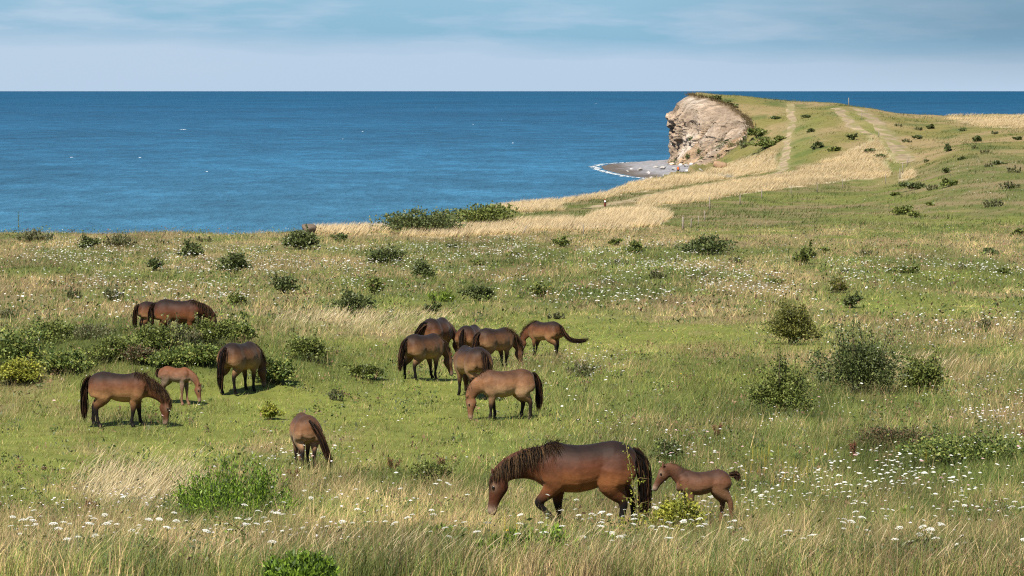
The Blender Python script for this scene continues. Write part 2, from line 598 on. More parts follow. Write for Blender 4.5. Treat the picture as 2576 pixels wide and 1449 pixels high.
# ------------------------------------------------------------------ terrain mesh
_tf, _st, _lu, _u, _v, _n2 = cover(_XX, _DD)
_tc = cover_colour(_tf, _st, _lu) * 0.5  # darker thatch, plus shade of the gaps between blades put into the colour
hl = sstep(470, 600, _DD)                                          # the headland: grazed olive turf
g1 = fbm(_XX / 9, _DD / 14, 4)
hc = lerp(np.broadcast_to(np.array([0.118, 0.106, 0.034]), _tc.shape), np.array([0.175, 0.132, 0.066]), sstep(0.35, 0.68, g1))
hc = lerp(hc, np.array([0.062, 0.078, 0.022]), sstep(0.52, 0.72, fbm(_XX / 5 + 40, _DD / 8, 4)) * 0.8)
_tc = lerp(_tc, hc, hl)
for gp in GOLD:
    _tc = lerp(_tc, C_GOLD * 0.55, in_poly(_u, _v, gp) * 0.9)
for pl, w_, s_ in PATHS_W:
    dd = np.abs(seg_dist(_XX, _DD, pl) + (fbm(_XX / 1.5, _DD / 3, 3) - .5) * 1.8)
    wn = 0.6 + 0.9 * fbm(_XX / 2, _DD / 3, 3)
    _tc = lerp(_tc, np.array([0.25, 0.195, 0.12]), 0.35 * s_ * (1 - sstep(w_ * 0.45, w_ * 1.6, dd)) * np.clip(wn, 0, 1))
strip = (1 - sstep(1.5, 5, seg_dist(_XX, _DD, [hit(u, v, 400)[:2] for u, v in [(2030, 300), (2015, 350), (1998, 400), (1992, 425)]])))
_tc = lerp(_tc, np.array([0.075, 0.105, 0.02]), strip * 0.35)
strip = (1 - sstep(1.0, 4, seg_dist(_XX, _DD, [hit(u, v, 400)[:2] for u, v in [(2150, 285), (2200, 340), (2240, 400), (2255, 430)]])))
_tc = lerp(_tc, np.array([0.095, 0.118, 0.022]), strip * 0.35)
bank_soil = np.clip(_drop * 3, 0, 1)
_tc = lerp(_tc, np.array([0.23, 0.17, 0.10]), bank_soil)
nv, nu = _XX.shape
idx = np.arange(nv * nu).reshape(nv, nu)
quads = np.stack([idx[:-1, :-1], idx[:-1, 1:], idx[1:, 1:], idx[1:, :-1]], -1).reshape(-1, 4)
keep = (_ZZ.ravel()[quads].max(1) > -19.9)
quads = quads[keep]
terr = mesh_np('meadow_ground', np.stack([_XX, _DD, _ZZ], -1).reshape(-1, 3), quads, np.full(len(quads), 4), M_SOIL, _tc.reshape(-1, 3), True)
tag(terr, 'grassy coastal meadow rising to a headland', kind='structure')

# trodden tracks: thin sheets of bare earth lying on the turf
for (pl, w_, s_), lab in zip(PATHS_W, ('track over the headland and down to the shore', 'faint track left of the fence on the headland', 'worn track right of the fence on the headland')):
    P_ = np.array(pl)
    sl = np.concatenate([[0], np.cumsum(np.linalg.norm(np.diff(P_, axis=0), axis=1))])
    tt = np.arange(0, sl[-1], 0.8)
    cx, cy = np.interp(tt, sl, P_[:, 0]), np.interp(tt, sl, P_[:, 1])
    for _ in range(14):
        cx[1:-1] = .25 * cx[:-2] + .5 * cx[1:-1] + .25 * cx[2:]
        cy[1:-1] = .25 * cy[:-2] + .5 * cy[1:-1] + .25 * cy[2:]
    tx_, ty_ = np.gradient(cx), np.gradient(cy)
    tn = np.hypot(tx_, ty_) + 1e-9
    k_ = 9
    off = np.linspace(-1, 1, k_)[None] * (w_ * 0.75 * (0.55 + 0.9 * fbm(tt / 5 + w_ * 9, tt * 0, 3)))[:, None] + (fbm(tt / 9 + 4, tt * 0 + w_, 3)[:, None] - .5) * 2.0
    px_, py_ = cx[:, None] - ty_[:, None] / tn[:, None] * off, cy[:, None] + tx_[:, None] / tn[:, None] * off
    pz_ = ground(px_, py_) + 0.05 - 0.10 * (np.abs(np.linspace(-1, 1, k_)) > .99)[None]
    pc = np.array([0.20, 0.155, 0.098]) * (0.6 + 0.8 * fbm(px_ / 1.2, py_ / 2, 3))[..., None] * (0.75 + 0.5 * s_)
    pc = lerp(pc, np.array([0.13, 0.125, 0.045]), sstep(.46, .60, fbm(px_ / 1.6 + 8, py_ / 3, 3)) * (1.0 - 0.5 * s_))
    idx = np.arange(px_.size).reshape(px_.shape)
    q = np.stack([idx[:-1, :-1], idx[:-1, 1:], idx[1:, 1:], idx[1:, :-1]], -1).reshape(-1, 4)
    tag(mesh_np('track', np.stack([px_, py_, pz_], -1).reshape(-1, 3), q, np.full(len(q), 4), M_SOIL, pc.reshape(-1, 3), True), lab, kind='structure')

# ------------------------------------------------------------------ sea
m, t, p, o = new_mat('sea_water')
geo = t.nodes.new('ShaderNodeNewGeometry')
sp = t.nodes.new('ShaderNodeSeparateXYZ')
t.links.new(geo.outputs['Position'], sp.inputs[0])
far = math_node(t, 'DIVIDE', 420, math_node(t, 'MAXIMUM', sp.outputs[1], 100))      # shallow shelf -> deep water
wc = ramp(t, far, [(0.0, (0.000, 0.034, 0.080)), (0.035, (0.000, 0.038, 0.088)), (0.16, (0.006, 0.049, 0.106)), (0.5, (0.015, 0.072, 0.138)), (0.95, (0.028, 0.100, 0.170))])
# wind patches and wave trains, light and dark of the ripples put into the colour
n_big = noise(t, 0.02, 3, 0.5, sc3=(0.35, 0.12, 1))
n_mid = noise(t, 0.16, 5, 0.62, sc3=(0.55, 0.22, 1))
n_fine = noise(t, 0.7, 5, 0.7, sc3=(0.8, 0.16, 1))
f = math_node(t, 'ADD', math_node(t, 'MULTIPLY', n_big, 0.25), math_node(t, 'ADD', math_node(t, 'MULTIPLY', n_mid, 0.45), math_node(t, 'MULTIPLY', n_fine, 0.3)))
f = ramp(t, f, [(0.34, (0.55,) * 3), (0.5, (1.0,) * 3), (0.66, (1.75,) * 3)])
wc = mixc(t, 1.0, wc, f, 'MULTIPLY')
t.links.new(wc, p.inputs['Base Color'])
p.inputs['Roughness'].default_value = 0.4
p.inputs['Specular IOR Level'].default_value = 0.015
bump(t, p, math_node(t, 'ADD', n_mid, n_fine), 1.0, 1.2)
sea = mesh_np('sea', [(-60000, 150, SEA_Z), (60000, 150, SEA_Z), (60000, 90000, SEA_Z), (-60000, 90000, SEA_Z)], [0, 1, 2, 3], [4], m)
tag(sea, 'blue open sea reaching to the horizon', kind='structure')

# breaking crests far out
mb = MB()
for u_, v_, w_ in [(460, 326, 26), (1262, 302, 4), (1290, 360, 9), (912, 331, 8), (862, 350, 6), (1499, 260, 12), (352, 397, 10), (520, 432, 9),
                   (1190, 313, 6), (180, 396, 10), (1096, 270, 5)] + \
        [(random.uniform(0, 1650), 228 + 330 * random.random() ** 0.8, random.uniform(2, 6)) for _ in range(0)]:
    if v_ < 236:
        continue
    d_ = -SEA_Z * FD / (v_ - HV)
    w = 0.6 * w_ / FD * d_
    y0 = d_
    x0 = wx(u_, d_)
    k = 7
    vs = []
    for i in range(k + 1):
        s_ = i / k
        hh = (0.03 + 0.07 * random.random()) * min(1.5, d_ / 500) * math.sin(math.pi * s_) ** 0.6
        xx = x0 - w / 2 + w * s_
        yy = y0 + (s_ - 0.5) * w * 1.2 + random.uniform(-.2, .2)
        vs += [(xx, yy - 0.3, SEA_Z + 0.02), (xx, yy, SEA_Z + 0.02 + hh), (xx, yy + 0.4, SEA_Z + 0.02)]
    fs = []
    for i in range(k):
        a = i * 3
        fs += [(a, a + 3, a + 4, a + 1), (a + 1, a + 4, a + 5, a + 2)]
    mb.add(vs, fs, (0.40, 0.47, 0.53))
tag(mb.build('whitecaps', M_FOAM, smooth=True), 'scattered white wave crests on the blue sea', 'wave crests', kind='stuff')

# ------------------------------------------------------------------ beach under the cliff
WATERLINE = [(1720, 404), (1640, 407), (1570, 409), (1525, 413), (1503, 419), (1512, 427), (1545, 436), (1585, 444), (1640, 450), (1700, 452), (1800, 447)]
wl = [(wx(u, -SEA_Z * FD / (v - HV)), -SEA_Z * FD / (v - HV)) for u, v in WATERLINE]
bpoly = wl + [(wx(1860, 640), 640), (wx(1860, 760), 760)]
bu, bd = np.meshgrid(np.linspace(1470, 1870, 130), np.linspace(575, 800, 150))
bx = wx(bu, bd)
ins = in_poly(bx, bd, bpoly)
dist = seg_dist(bx, bd, wl)
sdb = np.where(ins, dist, -dist)
bz = SEA_Z - 0.05 + 0.075 * np.clip(sdb, -12, 13) + (fbm(bx / 2, bd / 3, 4) - 0.5) * 0.5 * sstep(0, 6, sdb)
bz = np.where(land_sd(bx, bd) > 0.5, -19.0, bz)
bc = lerp(np.broadcast_to(np.array([0.065, 0.052, 0.042]), bx.shape + (3,)), np.array([0.17, 0.165, 0.175]), sstep(2, 8, sdb + (fbm(bx / 3, bd / 5, 3) - .5) * 6))
bc = bc * (0.7 + 0.6 * fbm(bx / 0.8, bd / 1.5, 3))[..., None]
idx = np.arange(bx.size).reshape(bx.shape)
q = np.stack([idx[:-1, :-1], idx[:-1, 1:], idx[1:, 1:], idx[1:, :-1]], -1).reshape(-1, 4)
q = q[bz.ravel()[q].max(1) > SEA_Z - 0.6]
tag(mesh_np('beach', np.stack([bx, bd, bz], -1).reshape(-1, 3), q, np.full(len(q), 4), M_STONE, bc.reshape(-1, 3), True), 'grey shingle beach under the cliff', kind='structure')


def beach_z(x, y):
    s = float(np.where(in_poly(np.array(x), np.array(y), bpoly), 1, -1) * seg_dist(np.array(x), np.array(y), wl))
    return SEA_Z - 0.05 + 0.075 * min(13, max(-12, s))


# surf along the waterline
vs, fs = [], []
mb = MB()
for row, (off, hgt, wid) in enumerate([(0.0, 0.03, 1.0)]):
    pts = []
    for (ax, ay), (bx_, by_) in zip(wl[1:-1], wl[2:]):
        for s_ in np.linspace(0, 1, 14, endpoint=False):
            pts.append((ax + (bx_ - ax) * s_, ay + (by_ - ay) * s_))
    for i in range(len(pts) - 1):
        if row and random.random() < 0.55 + 0.15 * row:
            continue
        (x0, y0), (x1, y1) = pts[i], pts[i + 1]
        tx, ty = x1 - x0, y1 - y0
        l_ = math.hypot(tx, ty)
        nx, ny = ty / l_, -tx / l_
        if in_poly(np.array(x0 + nx), np.array(y0 + ny), bpoly):
            nx, ny = -nx, -ny
        o_ = off + random.uniform(-0.4, 0.8)
        w_ = wid * random.uniform(0.5, 1.3)
        mb.add([(x0 + nx * o_, y0 + ny * o_, SEA_Z + 0.03), (x1 + nx * o_, y1 + ny * o_, SEA_Z + 0.03),
                (x1 + nx * (o_ + w_ / 2), y1 + ny * (o_ + w_ / 2), SEA_Z + 0.03 + hgt), (x0 + nx * (o_ + w_ / 2), y0 + ny * (o_ + w_ / 2), SEA_Z + 0.03 + hgt),
                (x1 + nx * (o_ + w_), y1 + ny * (o_ + w_), SEA_Z + 0.03), (x0 + nx * (o_ + w_), y0 + ny * (o_ + w_), SEA_Z + 0.03)],
               [(0, 1, 2, 3), (3, 2, 4, 5)], (0.40, 0.43, 0.45))
tag(mb.build('surf', M_FOAM, smooth=True), 'white surf washing along the curved shingle shore', 'surf', kind='stuff')


# ------------------------------------------------------------------ cliff of the headland
def resample(pts, n):
    p_ = np.array(pts, float)
    s_ = np.concatenate([[0], np.cumsum(np.linalg.norm(np.diff(p_, axis=0), axis=1))])
    tt = np.linspace(0, s_[-1], n)
    return np.stack([np.interp(tt, s_, p_[:, k]) for k in range(p_.shape[1])], 1)


top3 = np.array([(wx(u, d), d, float(ground(wx(u, d), d))) for u, v, d in CLIFF_TOP])
for i, (u, v, d) in enumerate(CLIFF_TOP):
    top3[i, 2] = -(v - HV) / FD * d
bas3 = np.array([(wx(u, d), d, -(v - HV) / FD * d - 0.6) for u, v, d in CLIFF_BASE])
NS, NR = 330, 120
ks = np.linspace(0, len(top3) - 1, NS)
ti = np.stack([np.interp(ks, np.arange(len(top3)), top3[:, k]) for k in range(3)], 1)
bi = np.stack([np.interp(ks, np.arange(len(bas3)), bas3[:, k]) for k in range(3)], 1)
for arr in (ti, bi):                                            # soften the corners of the two lines
    for _ in range(10):
        arr[1:-1] = 0.25 * arr[:-2] + 0.5 * arr[1:-1] + 0.25 * arr[2:]
r = np.linspace(0, 1, NR)
s = np.linspace(0, 1, NS)
SS, RR = np.meshgrid(s, r, indexing='ij')
steep = np.interp(r, [0, .1, .3, .55, .72, .87, .95, 1], [0, .06, .11, .16, .24, .44, .74, 1])
mild = np.interp(r, [0, .25, .6, .9, 1], [0, .30, .62, .88, 1])
wst = sstep(0.42, 0.72, s)[:, None]
gfun = mild[None] * (1 - wst) + steep[None] * wst
PX = bi[:, None, :2] + (ti - bi)[:, None, :2] * gfun[..., None]
PZ = bi[:, None, 2] + (ti - bi)[:, None, 2] * RR
outn = (bi - ti)[:, :2]
outn /= np.linalg.norm(outn, axis=1)[:, None] + 1e-6
arc = SS * 70
gul = np.clip(np.abs(fbm(arc / 5.5 + 2, PZ / 30, 4) - 0.5) * 4, 0, 1)
rough = fbm(arc / 1.8, PZ / 2.2, 5) - 0.5
led = fbm(arc / 14 + 9, PZ / 3.0 + 4, 3) - 0.5


def cells(a, b, ca, cb, seed):
    """broken blocks: one random number for each irregular cell"""
    tb_ = np.random.default_rng(seed).random((3, 128, 128))
    ia, ib = np.floor(a / ca).astype(int), np.floor(b / cb).astype(int)
    best, val = np.full(a.shape, 9e9), np.zeros(a.shape)
    for i_ in (-1, 0, 1):
        for j_ in (-1, 0, 1):
            ka, kb = (ia + i_) & 127, (ib + j_) & 127
            d_ = (a / ca - ia - i_ - tb_[0, ka, kb]) ** 2 + (b / cb - ib - j_ - tb_[1, ka, kb]) ** 2
            val = np.where(d_ < best, tb_[2, ka, kb], val)
            best = np.minimum(best, d_)
    return val


blk = (cells(arc, PZ, 4.5, 3.6, 7) - .5) * 1.4 + (cells(arc + 3, PZ, 1.7, 1.5, 8) - .5) * 1.0
amp = np.sin(np.pi * np.clip(RR, 0.02, 0.985)) ** 0.35 * (1 - 0.75 * sstep(0.55, 0.95, RR) * wst)
dsp = (-(1 - gul) ** 1.5 * 3.4 + 0.7 - np.abs(rough) * 3.0 + 0.2 + led * 0.8 + blk) * amp
PX = PX + outn[:, None] * dsp[..., None]
PZ = PZ + (fbm(arc / 2, RR * 8, 3) - 0.5) * 0.5 * amp
cc = lerp(np.broadcast_to(np.array([0.225, 0.170, 0.125]), PZ.shape + (3,)), np.array([0.315, 0.265, 0.220]), sstep(0.35, 0.65, fbm(arc / 9, PZ / 6, 4)))
cc = lerp(cc, np.array([0.22, 0.14, 0.075]), sstep(0.5, 0.68, fbm(arc / 4 + 30, PZ / 16 + 3, 4)) * 0.75)
cc = lerp(cc, np.array([0.17, 0.135, 0.10]), sstep(0.52, 0.66, fbm(arc / 1.1, PZ / 1.3, 3)) * 0.6)
cc = cc * (0.80 + 0.40 * cells(arc, PZ, 4.5, 3.6, 7))[..., None] * (0.85 + 0.30 * cells(arc + 3, PZ, 1.7, 1.5, 8))[..., None]
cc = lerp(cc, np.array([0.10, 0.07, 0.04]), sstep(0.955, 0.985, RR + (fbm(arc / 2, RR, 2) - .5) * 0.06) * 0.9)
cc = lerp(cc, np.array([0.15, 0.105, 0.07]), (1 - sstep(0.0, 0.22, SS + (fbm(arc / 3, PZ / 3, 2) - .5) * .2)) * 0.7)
idx = np.arange(NS * NR).reshape(NS, NR)
q = np.stack([idx[:-1, :-1], idx[1:, :-1], idx[1:, 1:], idx[:-1, 1:]], -1).reshape(-1, 4)
CLP = np.concatenate([PX, PZ[..., None]], -1)
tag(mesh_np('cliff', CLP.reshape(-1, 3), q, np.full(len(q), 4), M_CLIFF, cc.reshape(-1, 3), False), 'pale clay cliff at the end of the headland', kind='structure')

# ------------------------------------------------------------------ ponies
def coat_material():
    m_, t_, p_, o_ = new_mat('pony_coat')
    c_ = attr(t_)
    n_ = noise(t_, 5.5, 5, 0.6)
    f_ = ramp(t_, n_, [(0.3, (0.70,) * 3), (0.7, (1.3,) * 3)])
    c_ = mixc(t_, 1.0, c_, f_, 'MULTIPLY')
    n2_ = noise(t_, 90, 3, 0.6, sc3=(0.35, 1, 1))
    f2_ = ramp(t_, n2_, [(0.3, (0.86,) * 3), (0.7, (1.12,) * 3)])
    c_ = mixc(t_, 1.0, c_, f2_, 'MULTIPLY')
    t_.links.new(c_, p_.inputs['Base Color'])
    p_.inputs['Roughness'].default_value = 0.65
    p_.inputs['Specular IOR Level'].default_value = 0.15
    p_.inputs['Sheen Weight'].default_value = 0.04
    p_.inputs['Sheen Roughness'].default_value = 0.4
    bump(t_, p_, math_node(t_, 'ADD', noise(t_, 13, 4), math_node(t_, 'MULTIPLY', n2_, 0.2)), 0.28, 0.02)
    return m_


M_COAT = coat_material()
M_HAIR = mat_attr('horse_hair', 0.7, 0.08, 40, 0.25)
m, t, p, o = new_mat('eye_gloss')
p.inputs['Base Color'].default_value = (0.008, 0.006, 0.005, 1)
p.inputs['Roughness'].default_value = 0.12
M_EYE = m


def loft(rings):
    """rings: list of (k,3) arrays -> closed mesh"""
    k = len(rings[0])
    vs = np.concatenate(rings)
    fs = []
    for i in range(len(rings) - 1):
        for j in range(k):
            fs.append((i * k + j, i * k + (j + 1) % k, (i + 1) * k + (j + 1) % k, (i + 1) * k + j))
    a, b = len(vs), len(vs) + 1
    vs = np.concatenate([vs, rings[0].mean(0)[None], rings[-1].mean(0)[None]])
    for j in range(k):
        fs.append((a, (j + 1) % k, j))
        fs.append((b, (len(rings) - 1) * k + j, (len(rings) - 1) * k + (j + 1) % k))
    return vs, fs


def unit(v):
    v = np.asarray(v, float)
    return v / (np.linalg.norm(v) + 1e-9)


def limb(cs, ra, rb, side=(0, 1, 0), k=14):
    """tapered limb through centres cs; ra = half size in the plane of the limb, rb = half size along side"""
    cs = np.asarray(cs, float)
    # subdivide with Catmull-Rom for smooth joints
    P = np.concatenate([[2 * cs[0] - cs[1]], cs, [2 * cs[-1] - cs[-2]]])
    C, A, B = [], [], []
    for i in range(len(cs) - 1):
        for tt in (0, 0.34, 0.67):
            p0, p1, p2, p3 = P[i], P[i + 1], P[i + 2], P[i + 3]
            C.append(0.5 * ((2 * p1) + (-p0 + p2) * tt + (2 * p0 - 5 * p1 + 4 * p2 - p3) * tt ** 2 + (-p0 + 3 * p1 - 3 * p2 + p3) * tt ** 3))
            A.append(ra[i] * (1 - tt) + ra[i + 1] * tt)
            B.append(rb[i] * (1 - tt) + rb[i + 1] * tt)
    C.append(cs[-1]); A.append(ra[-1]); B.append(rb[-1])
    rings = []
    for i in range(len(C)):
        tg = unit(C[min(i + 1, len(C) - 1)] - C[max(i - 1, 0)])
        s_ = np.asarray(side, float)
        s_ = unit(s_ - tg * np.dot(s_, tg))
        n_ = np.cross(tg, s_)
        an = np.linspace(0, 2 * np.pi, k, endpoint=False)
        rings.append(C[i] + np.cos(an)[:, None] * n_ * A[i] + np.sin(an)[:, None] * s_ * B[i])
    return loft(rings)


def rot_about(pts, j, a):
    """swing all points after index j about point j in the fore-aft plane, positive = forward"""
    a = R(a)
    p_ = pts[j].copy()
    for i in range(j + 1, len(pts)):
        dx, dz = pts[i][0] - p_[0], pts[i][2] - p_[2]
        pts[i][0] = p_[0] + dx * math.cos(a) - dz * math.sin(a)
        pts[i][2] = p_[2] + dx * math.sin(a) + dz * math.cos(a)


TORSO = [(-0.765, 1.03, 0.84, .07, 0), (-0.73, 1.11, .74, .165, 0), (-0.66, 1.175, .68, .235, .05), (-0.55, 1.225, .66, .275, .08), (-0.42, 1.25, .66, .295, .10), (-0.27, 1.228, .635, .278, .10),
         (-0.10, 1.198, .578, .315, .05), (0.08, 1.185, .545, .335, .05), (0.25, 1.20, .55, .305, .14), (0.38, 1.235, .575, .265, .28), (0.48, 1.225, .60, .235, .30),
         (0.58, 1.16, .64, .205, .2), (0.67, 1.06, .70, .165, .1), (0.725, .98, .77, .10, 0)]


def pony(name, label, u, v, heading, top_v, poll, muzzle, legs, tail, pal, voxel=0.016, foal=False, mane_side=1, mane_len=0.24, mane_up=0.25, wind=(0.0, 0.0), depth=None, forelock=True, hair_n=1.0, group='ponies grazing on the coastal meadow', head_yaw=None, tlx=None, thin=1.0):
    gx, gy, gz = hit(u, v)
    if depth:
        gy = depth
        gx = wx(u, gy)
        gz = float(ground(gx, gy))
    vt = HV - FD * gz / gy
    height = (vt - top_v) / FD * gy
    tl, td, hs, lr = (0.76, 0.74, 1.0, 1.0) if foal else (0.93, 1.0, 1.0, 1.0)
    k = height / 1.25
    tl = tlx or tl
    parts, ST = [], []                    # ST stations: x, y, z, radius, dark, mealy, tone(-1: by height)
    # trunk
    rings = []
    an = np.linspace(0, 2 * np.pi, 26, endpoint=False)
    for x_, zt, zb, w_, eg in TORSO:
        zb = zt - (zt - zb) * td
        mid, hz = (zt + zb) / 2, (zt - zb) / 2
        yy = w_ * (0.86 if foal else 1) * np.sin(an) * (1 - eg * np.cos(an))
        rings.append(np.stack([np.full(26, x_ * tl), yy, mid + hz * np.cos(an)], 1))
        ST.append((x_ * tl, 0, mid, max(w_, .12), 0, 0, -1))
    parts.append(loft(rings))
    zlow = 1.25 - (1.25 - 0.56) * td
    lz = lambda z: z if not foal else (z * (zlow + 0.10) / 0.66 if z < 0.66 else zlow + 0.10 + (z - 0.66) * (1.25 - zlow - 0.10) / 0.59)
    for sg in (-1, 1):                                              # shoulder blade, upper arm, hip bone, flank fold
        fy = 0.84 if foal else 1.0
        parts.append(limb([[.40 * tl, sg * .15 * fy, 1.10], [.46 * tl, sg * .215 * fy, .98], [.55 * tl, sg * .205 * fy, .84]], [.03, .055, .04], [.02, .035, .03], k=10))
        parts.append(limb([[.40 * tl, sg * .20 * fy, lz(.84)], [.33 * tl, sg * .235 * fy, lz(.76)], [.30 * tl, sg * .215 * fy, lz(.66)]], [.05, .085, .05], [.03, .045, .03], k=10))
    feet = []
    for key, sgn in (('LF', 1), ('RF', -1), ('LH', 1), ('RH', -1)):
        a1, a2, a3 = legs.get(key, (0, 0, 0))
        if key[1] == 'F':
            pts = [[.44, .09, 1.09], [.47, .168, .95], [.41, .188, .73], [.375, .15, .60], [.385, .14, .48], [.39, .132, .355], [.385, .13, .24], [.385, .13, .125], [.41, .13, .075], [.425, .13, .045], [.435, .13, 0.0]]
            ra = [.09, .19, .165, .115, .080, .056, .040, .047, .038, .053, .066]
            rb = [.05, .085, .085, .075, .058, .048, .031, .040, .034, .048, .058]
            j1, j2, j3 = 2, 5, 7
            dk = [0, 0, .05, .22, .55, .95, 1, 1, 1, 1, 1]
        else:
            pts = [[-.42, .09, 1.14], [-.45, .165, 1.02], [-.46, .198, .85], [-.42, .185, .69], [-.485, .155, .565], [-.585, .14, .455], [-.595, .137, .34], [-.585, .135, .24], [-.575, .135, .13], [-.55, .135, .075], [-.535, .135, .045], [-.525, .135, 0.0]]
            ra = [.12, .235, .28, .225, .135, .070, .050, .042, .050, .040, .055, .067]
            rb = [.06, .11, .14, .128, .090, .050, .041, .035, .042, .035, .049, .058]
            j1, j2, j3 = 2, 5, 8
            dk = [0, 0, 0, .10, .45, .9, 1, 1, 1, 1, 1, 1]
        pts = [[p_[0] * tl, p_[1] * sgn * (0.8 if foal else 1), lz(p_[2])] for p_ in pts]
        ra = [r_ * lr * (0.85 if foal and i < 4 else 1) for i, r_ in enumerate(ra)]
        rb = [r_ * lr * (0.85 if foal and i < 4 else 1) for i, r_ in enumerate(rb)]
        pts = [np.array(p_, float) for p_ in pts]
        for j, a in ((j1, a1), (j2, a2), (j3, a3)):
            if a:
                rot_about(pts, j, a)
        parts.append(limb(pts, ra, rb))
        for p_, r_, d_ in zip(pts, ra, dk):
            if foal:
                d_ *= 0.30
            ST.append((*p_, r_ * (0.8 if d_ < .1 else 1.15), d_, 0, -1 if d_ == 0 else .40))
        feet.append(pts[-1][2])
    # neck
    poll, muzzle = np.array(poll, float), np.array(muzzle, float)
    b0 = np.array([0.40 * tl, 0, 0.955 if not foal else 1.03])
    b1 = np.array([0.56 * tl, 0, (0.945 if not foal else 1.03) + 0.12 * (poll[2] - 0.9)])
    chord = poll - b1
    c1 = b1 + chord * 0.33 + np.array([0.03, 0, 0.055])
    c2 = b1 + chord * 0.68 + np.array([0.03, 0, 0.045])
    hdir = unit(muzzle - poll)
    npts = [b0, b1, c1, c2, poll + hdir * 0.03]
    nra = np.array([.265, .255, .205, .16, .115]) * (0.72 if foal else 1)
    nrb = np.array([.15, .145, .108, .085, .07]) * (0.80 if foal else 1)
    parts.append(limb(npts, nra, nrb, k=18))
    for p_, r_, tn in zip(npts, nra, (.62, .62, .64, .66, .66)):
        ST.append((*p_, r_ * 0.8, 0, 0, tn))
    # head
    HL = 0.53 * hs
    muzzle = poll + hdir * HL
    yaw = unit([poll[0] - 0.4, poll[1], 0]) if head_yaw is None else np.array([math.cos(R(head_yaw)), math.sin(R(head_yaw)), 0])
    ref = unit(yaw + np.array([0, 0, 0.9]))
    fdir = unit(ref - hdir * np.dot(ref, hdir))
    sdir = np.cross(hdir, fdir)
    an = np.linspace(0, 2 * np.pi, 18, endpoint=False)
    rings = []
    hw = 0.95 if foal else 1.0
    HST = [(-.05, -.02, .060, .050), (.02, -.02, .098, .068), (.12, -.030, .128, .083), (.24, -.042, .140, .092), (.36, -.040, .124, .090), (.50, -.026, .100, .072), (.64, -.012, .080, .058), (.78, -.002, .070, .054),
           (.89, .000, .067, .058), (.96, -.004, .056, .052), (1.0, -.008, .036, .036)]
    for t_, of, hf, hsd in HST:
        c_ = poll + hdir * t_ * HL + fdir * of * hw
        sh = np.sign(np.cos(an)) * np.abs(np.cos(an)) ** 0.9
        rings.append(c_ + sh[:, None] * fdir * hf * hw + np.sin(an)[:, None] * sdir * hsd * hw * (1 + 0.12 * np.cos(an))[:, None])
        ST.append((*c_, max(hf, .055), 0.7 if t_ > .94 else 0, 1.0 if .85 < t_ < .93 else (0.1 if t_ >= .93 else 0), .62))
    parts.append(loft(rings))
    for sg in (-1, 1):                                              # ears
        e0 = poll + hdir * 0.015 + fdir * 0.045 + sdir * sg * 0.052
        ed = unit(-hdir * 0.75 + fdir * 0.25 + sdir * sg * 0.38)
        parts.append(limb([e0 - ed * 0.03, e0 + ed * 0.03, e0 + ed * 0.085, e0 + ed * 0.135], np.array([.026, .032, .026, .008]), np.array([.018, .018, .016, .008]), side=fdir, k=8))
        ST.append((*(e0 + ed * .06), .035, .25, 0, .6))
        # brow and cheek, nostril
        c_ = poll + hdir * HL * 0.27 + fdir * 0.040 + sdir * sg * 0.070
        parts.append(limb([c_ - hdir * .04, c_, c_ + hdir * .04], [.016, .032, .014], [.012, .022, .012], side=sdir, k=8))
    lo = min(feet)
    # join, remesh into one skin
    V, F, n0 = [], [], 0
    for vs_, fs_ in parts:
        V.append(vs_)
        F += [tuple(n0 + i for i in f_) for f_ in fs_]
        n0 += len(vs_)
    V = np.concatenate(V)
    V[:, 2] -= lo
    me = bpy.data.meshes.new('tmp')
    me.from_pydata(V.tolist(), [], F)
    bm_ = bmesh.new()
    bm_.from_mesh(me)
    bmesh.ops.recalc_face_normals(bm_, faces=bm_.faces)
    bm_.to_mesh(me)
    bm_.free()
    tmp = bpy.data.objects.new('tmp', me)
    COL.objects.link(tmp)
    md = tmp.modifiers.new('r', 'REMESH')
    md.mode = 'VOXEL'
    md.voxel_size = voxel
    md2 = tmp.modifiers.new('s', 'SMOOTH')
    md2.factor = 0.5
    md2.iterations = max(3, int(round(0.085 / voxel)))
    dg = bpy.context.evaluated_depsgraph_get()
    body = bpy.data.meshes.new_from_object(tmp.evaluated_get(dg))
    bpy.data.objects.remove(tmp)
    body.materials.clear()
    n_ = len(body.vertices)
    P_ = np.empty(n_ * 3, np.float32)
    body.vertices.foreach_get('co', P_)
    P_ = P_.reshape(-1, 3).astype(float)
    S_ = np.array(ST, float)
    S_[:, 2] -= lo
    dist = np.linalg.norm(P_[:, None] - S_[None, :, :3], axis=-1) / S_[None, :, 3]
    w_ = np.exp(-2.2 * dist ** 2) + 1e-12
    w_ /= w_.sum(1)[:, None]
    dark = w_ @ S_[:, 4]
    mealy = np.clip(w_ @ S_[:, 5] * 1.25, 0, 1)
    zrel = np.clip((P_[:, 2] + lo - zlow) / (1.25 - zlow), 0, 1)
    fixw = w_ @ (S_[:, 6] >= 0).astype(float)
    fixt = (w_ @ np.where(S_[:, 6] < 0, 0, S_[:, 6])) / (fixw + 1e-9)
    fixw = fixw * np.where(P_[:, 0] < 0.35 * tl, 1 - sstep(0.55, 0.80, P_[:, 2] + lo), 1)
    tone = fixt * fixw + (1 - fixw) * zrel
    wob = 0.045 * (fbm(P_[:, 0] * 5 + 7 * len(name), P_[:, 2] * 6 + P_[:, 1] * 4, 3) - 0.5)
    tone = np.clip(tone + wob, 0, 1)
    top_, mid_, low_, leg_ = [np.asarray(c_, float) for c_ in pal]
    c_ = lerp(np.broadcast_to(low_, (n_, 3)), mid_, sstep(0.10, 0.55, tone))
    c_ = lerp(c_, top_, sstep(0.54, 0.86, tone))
    c_ = lerp(c_, leg_, sstep(0.22, 0.8, dark + wob))
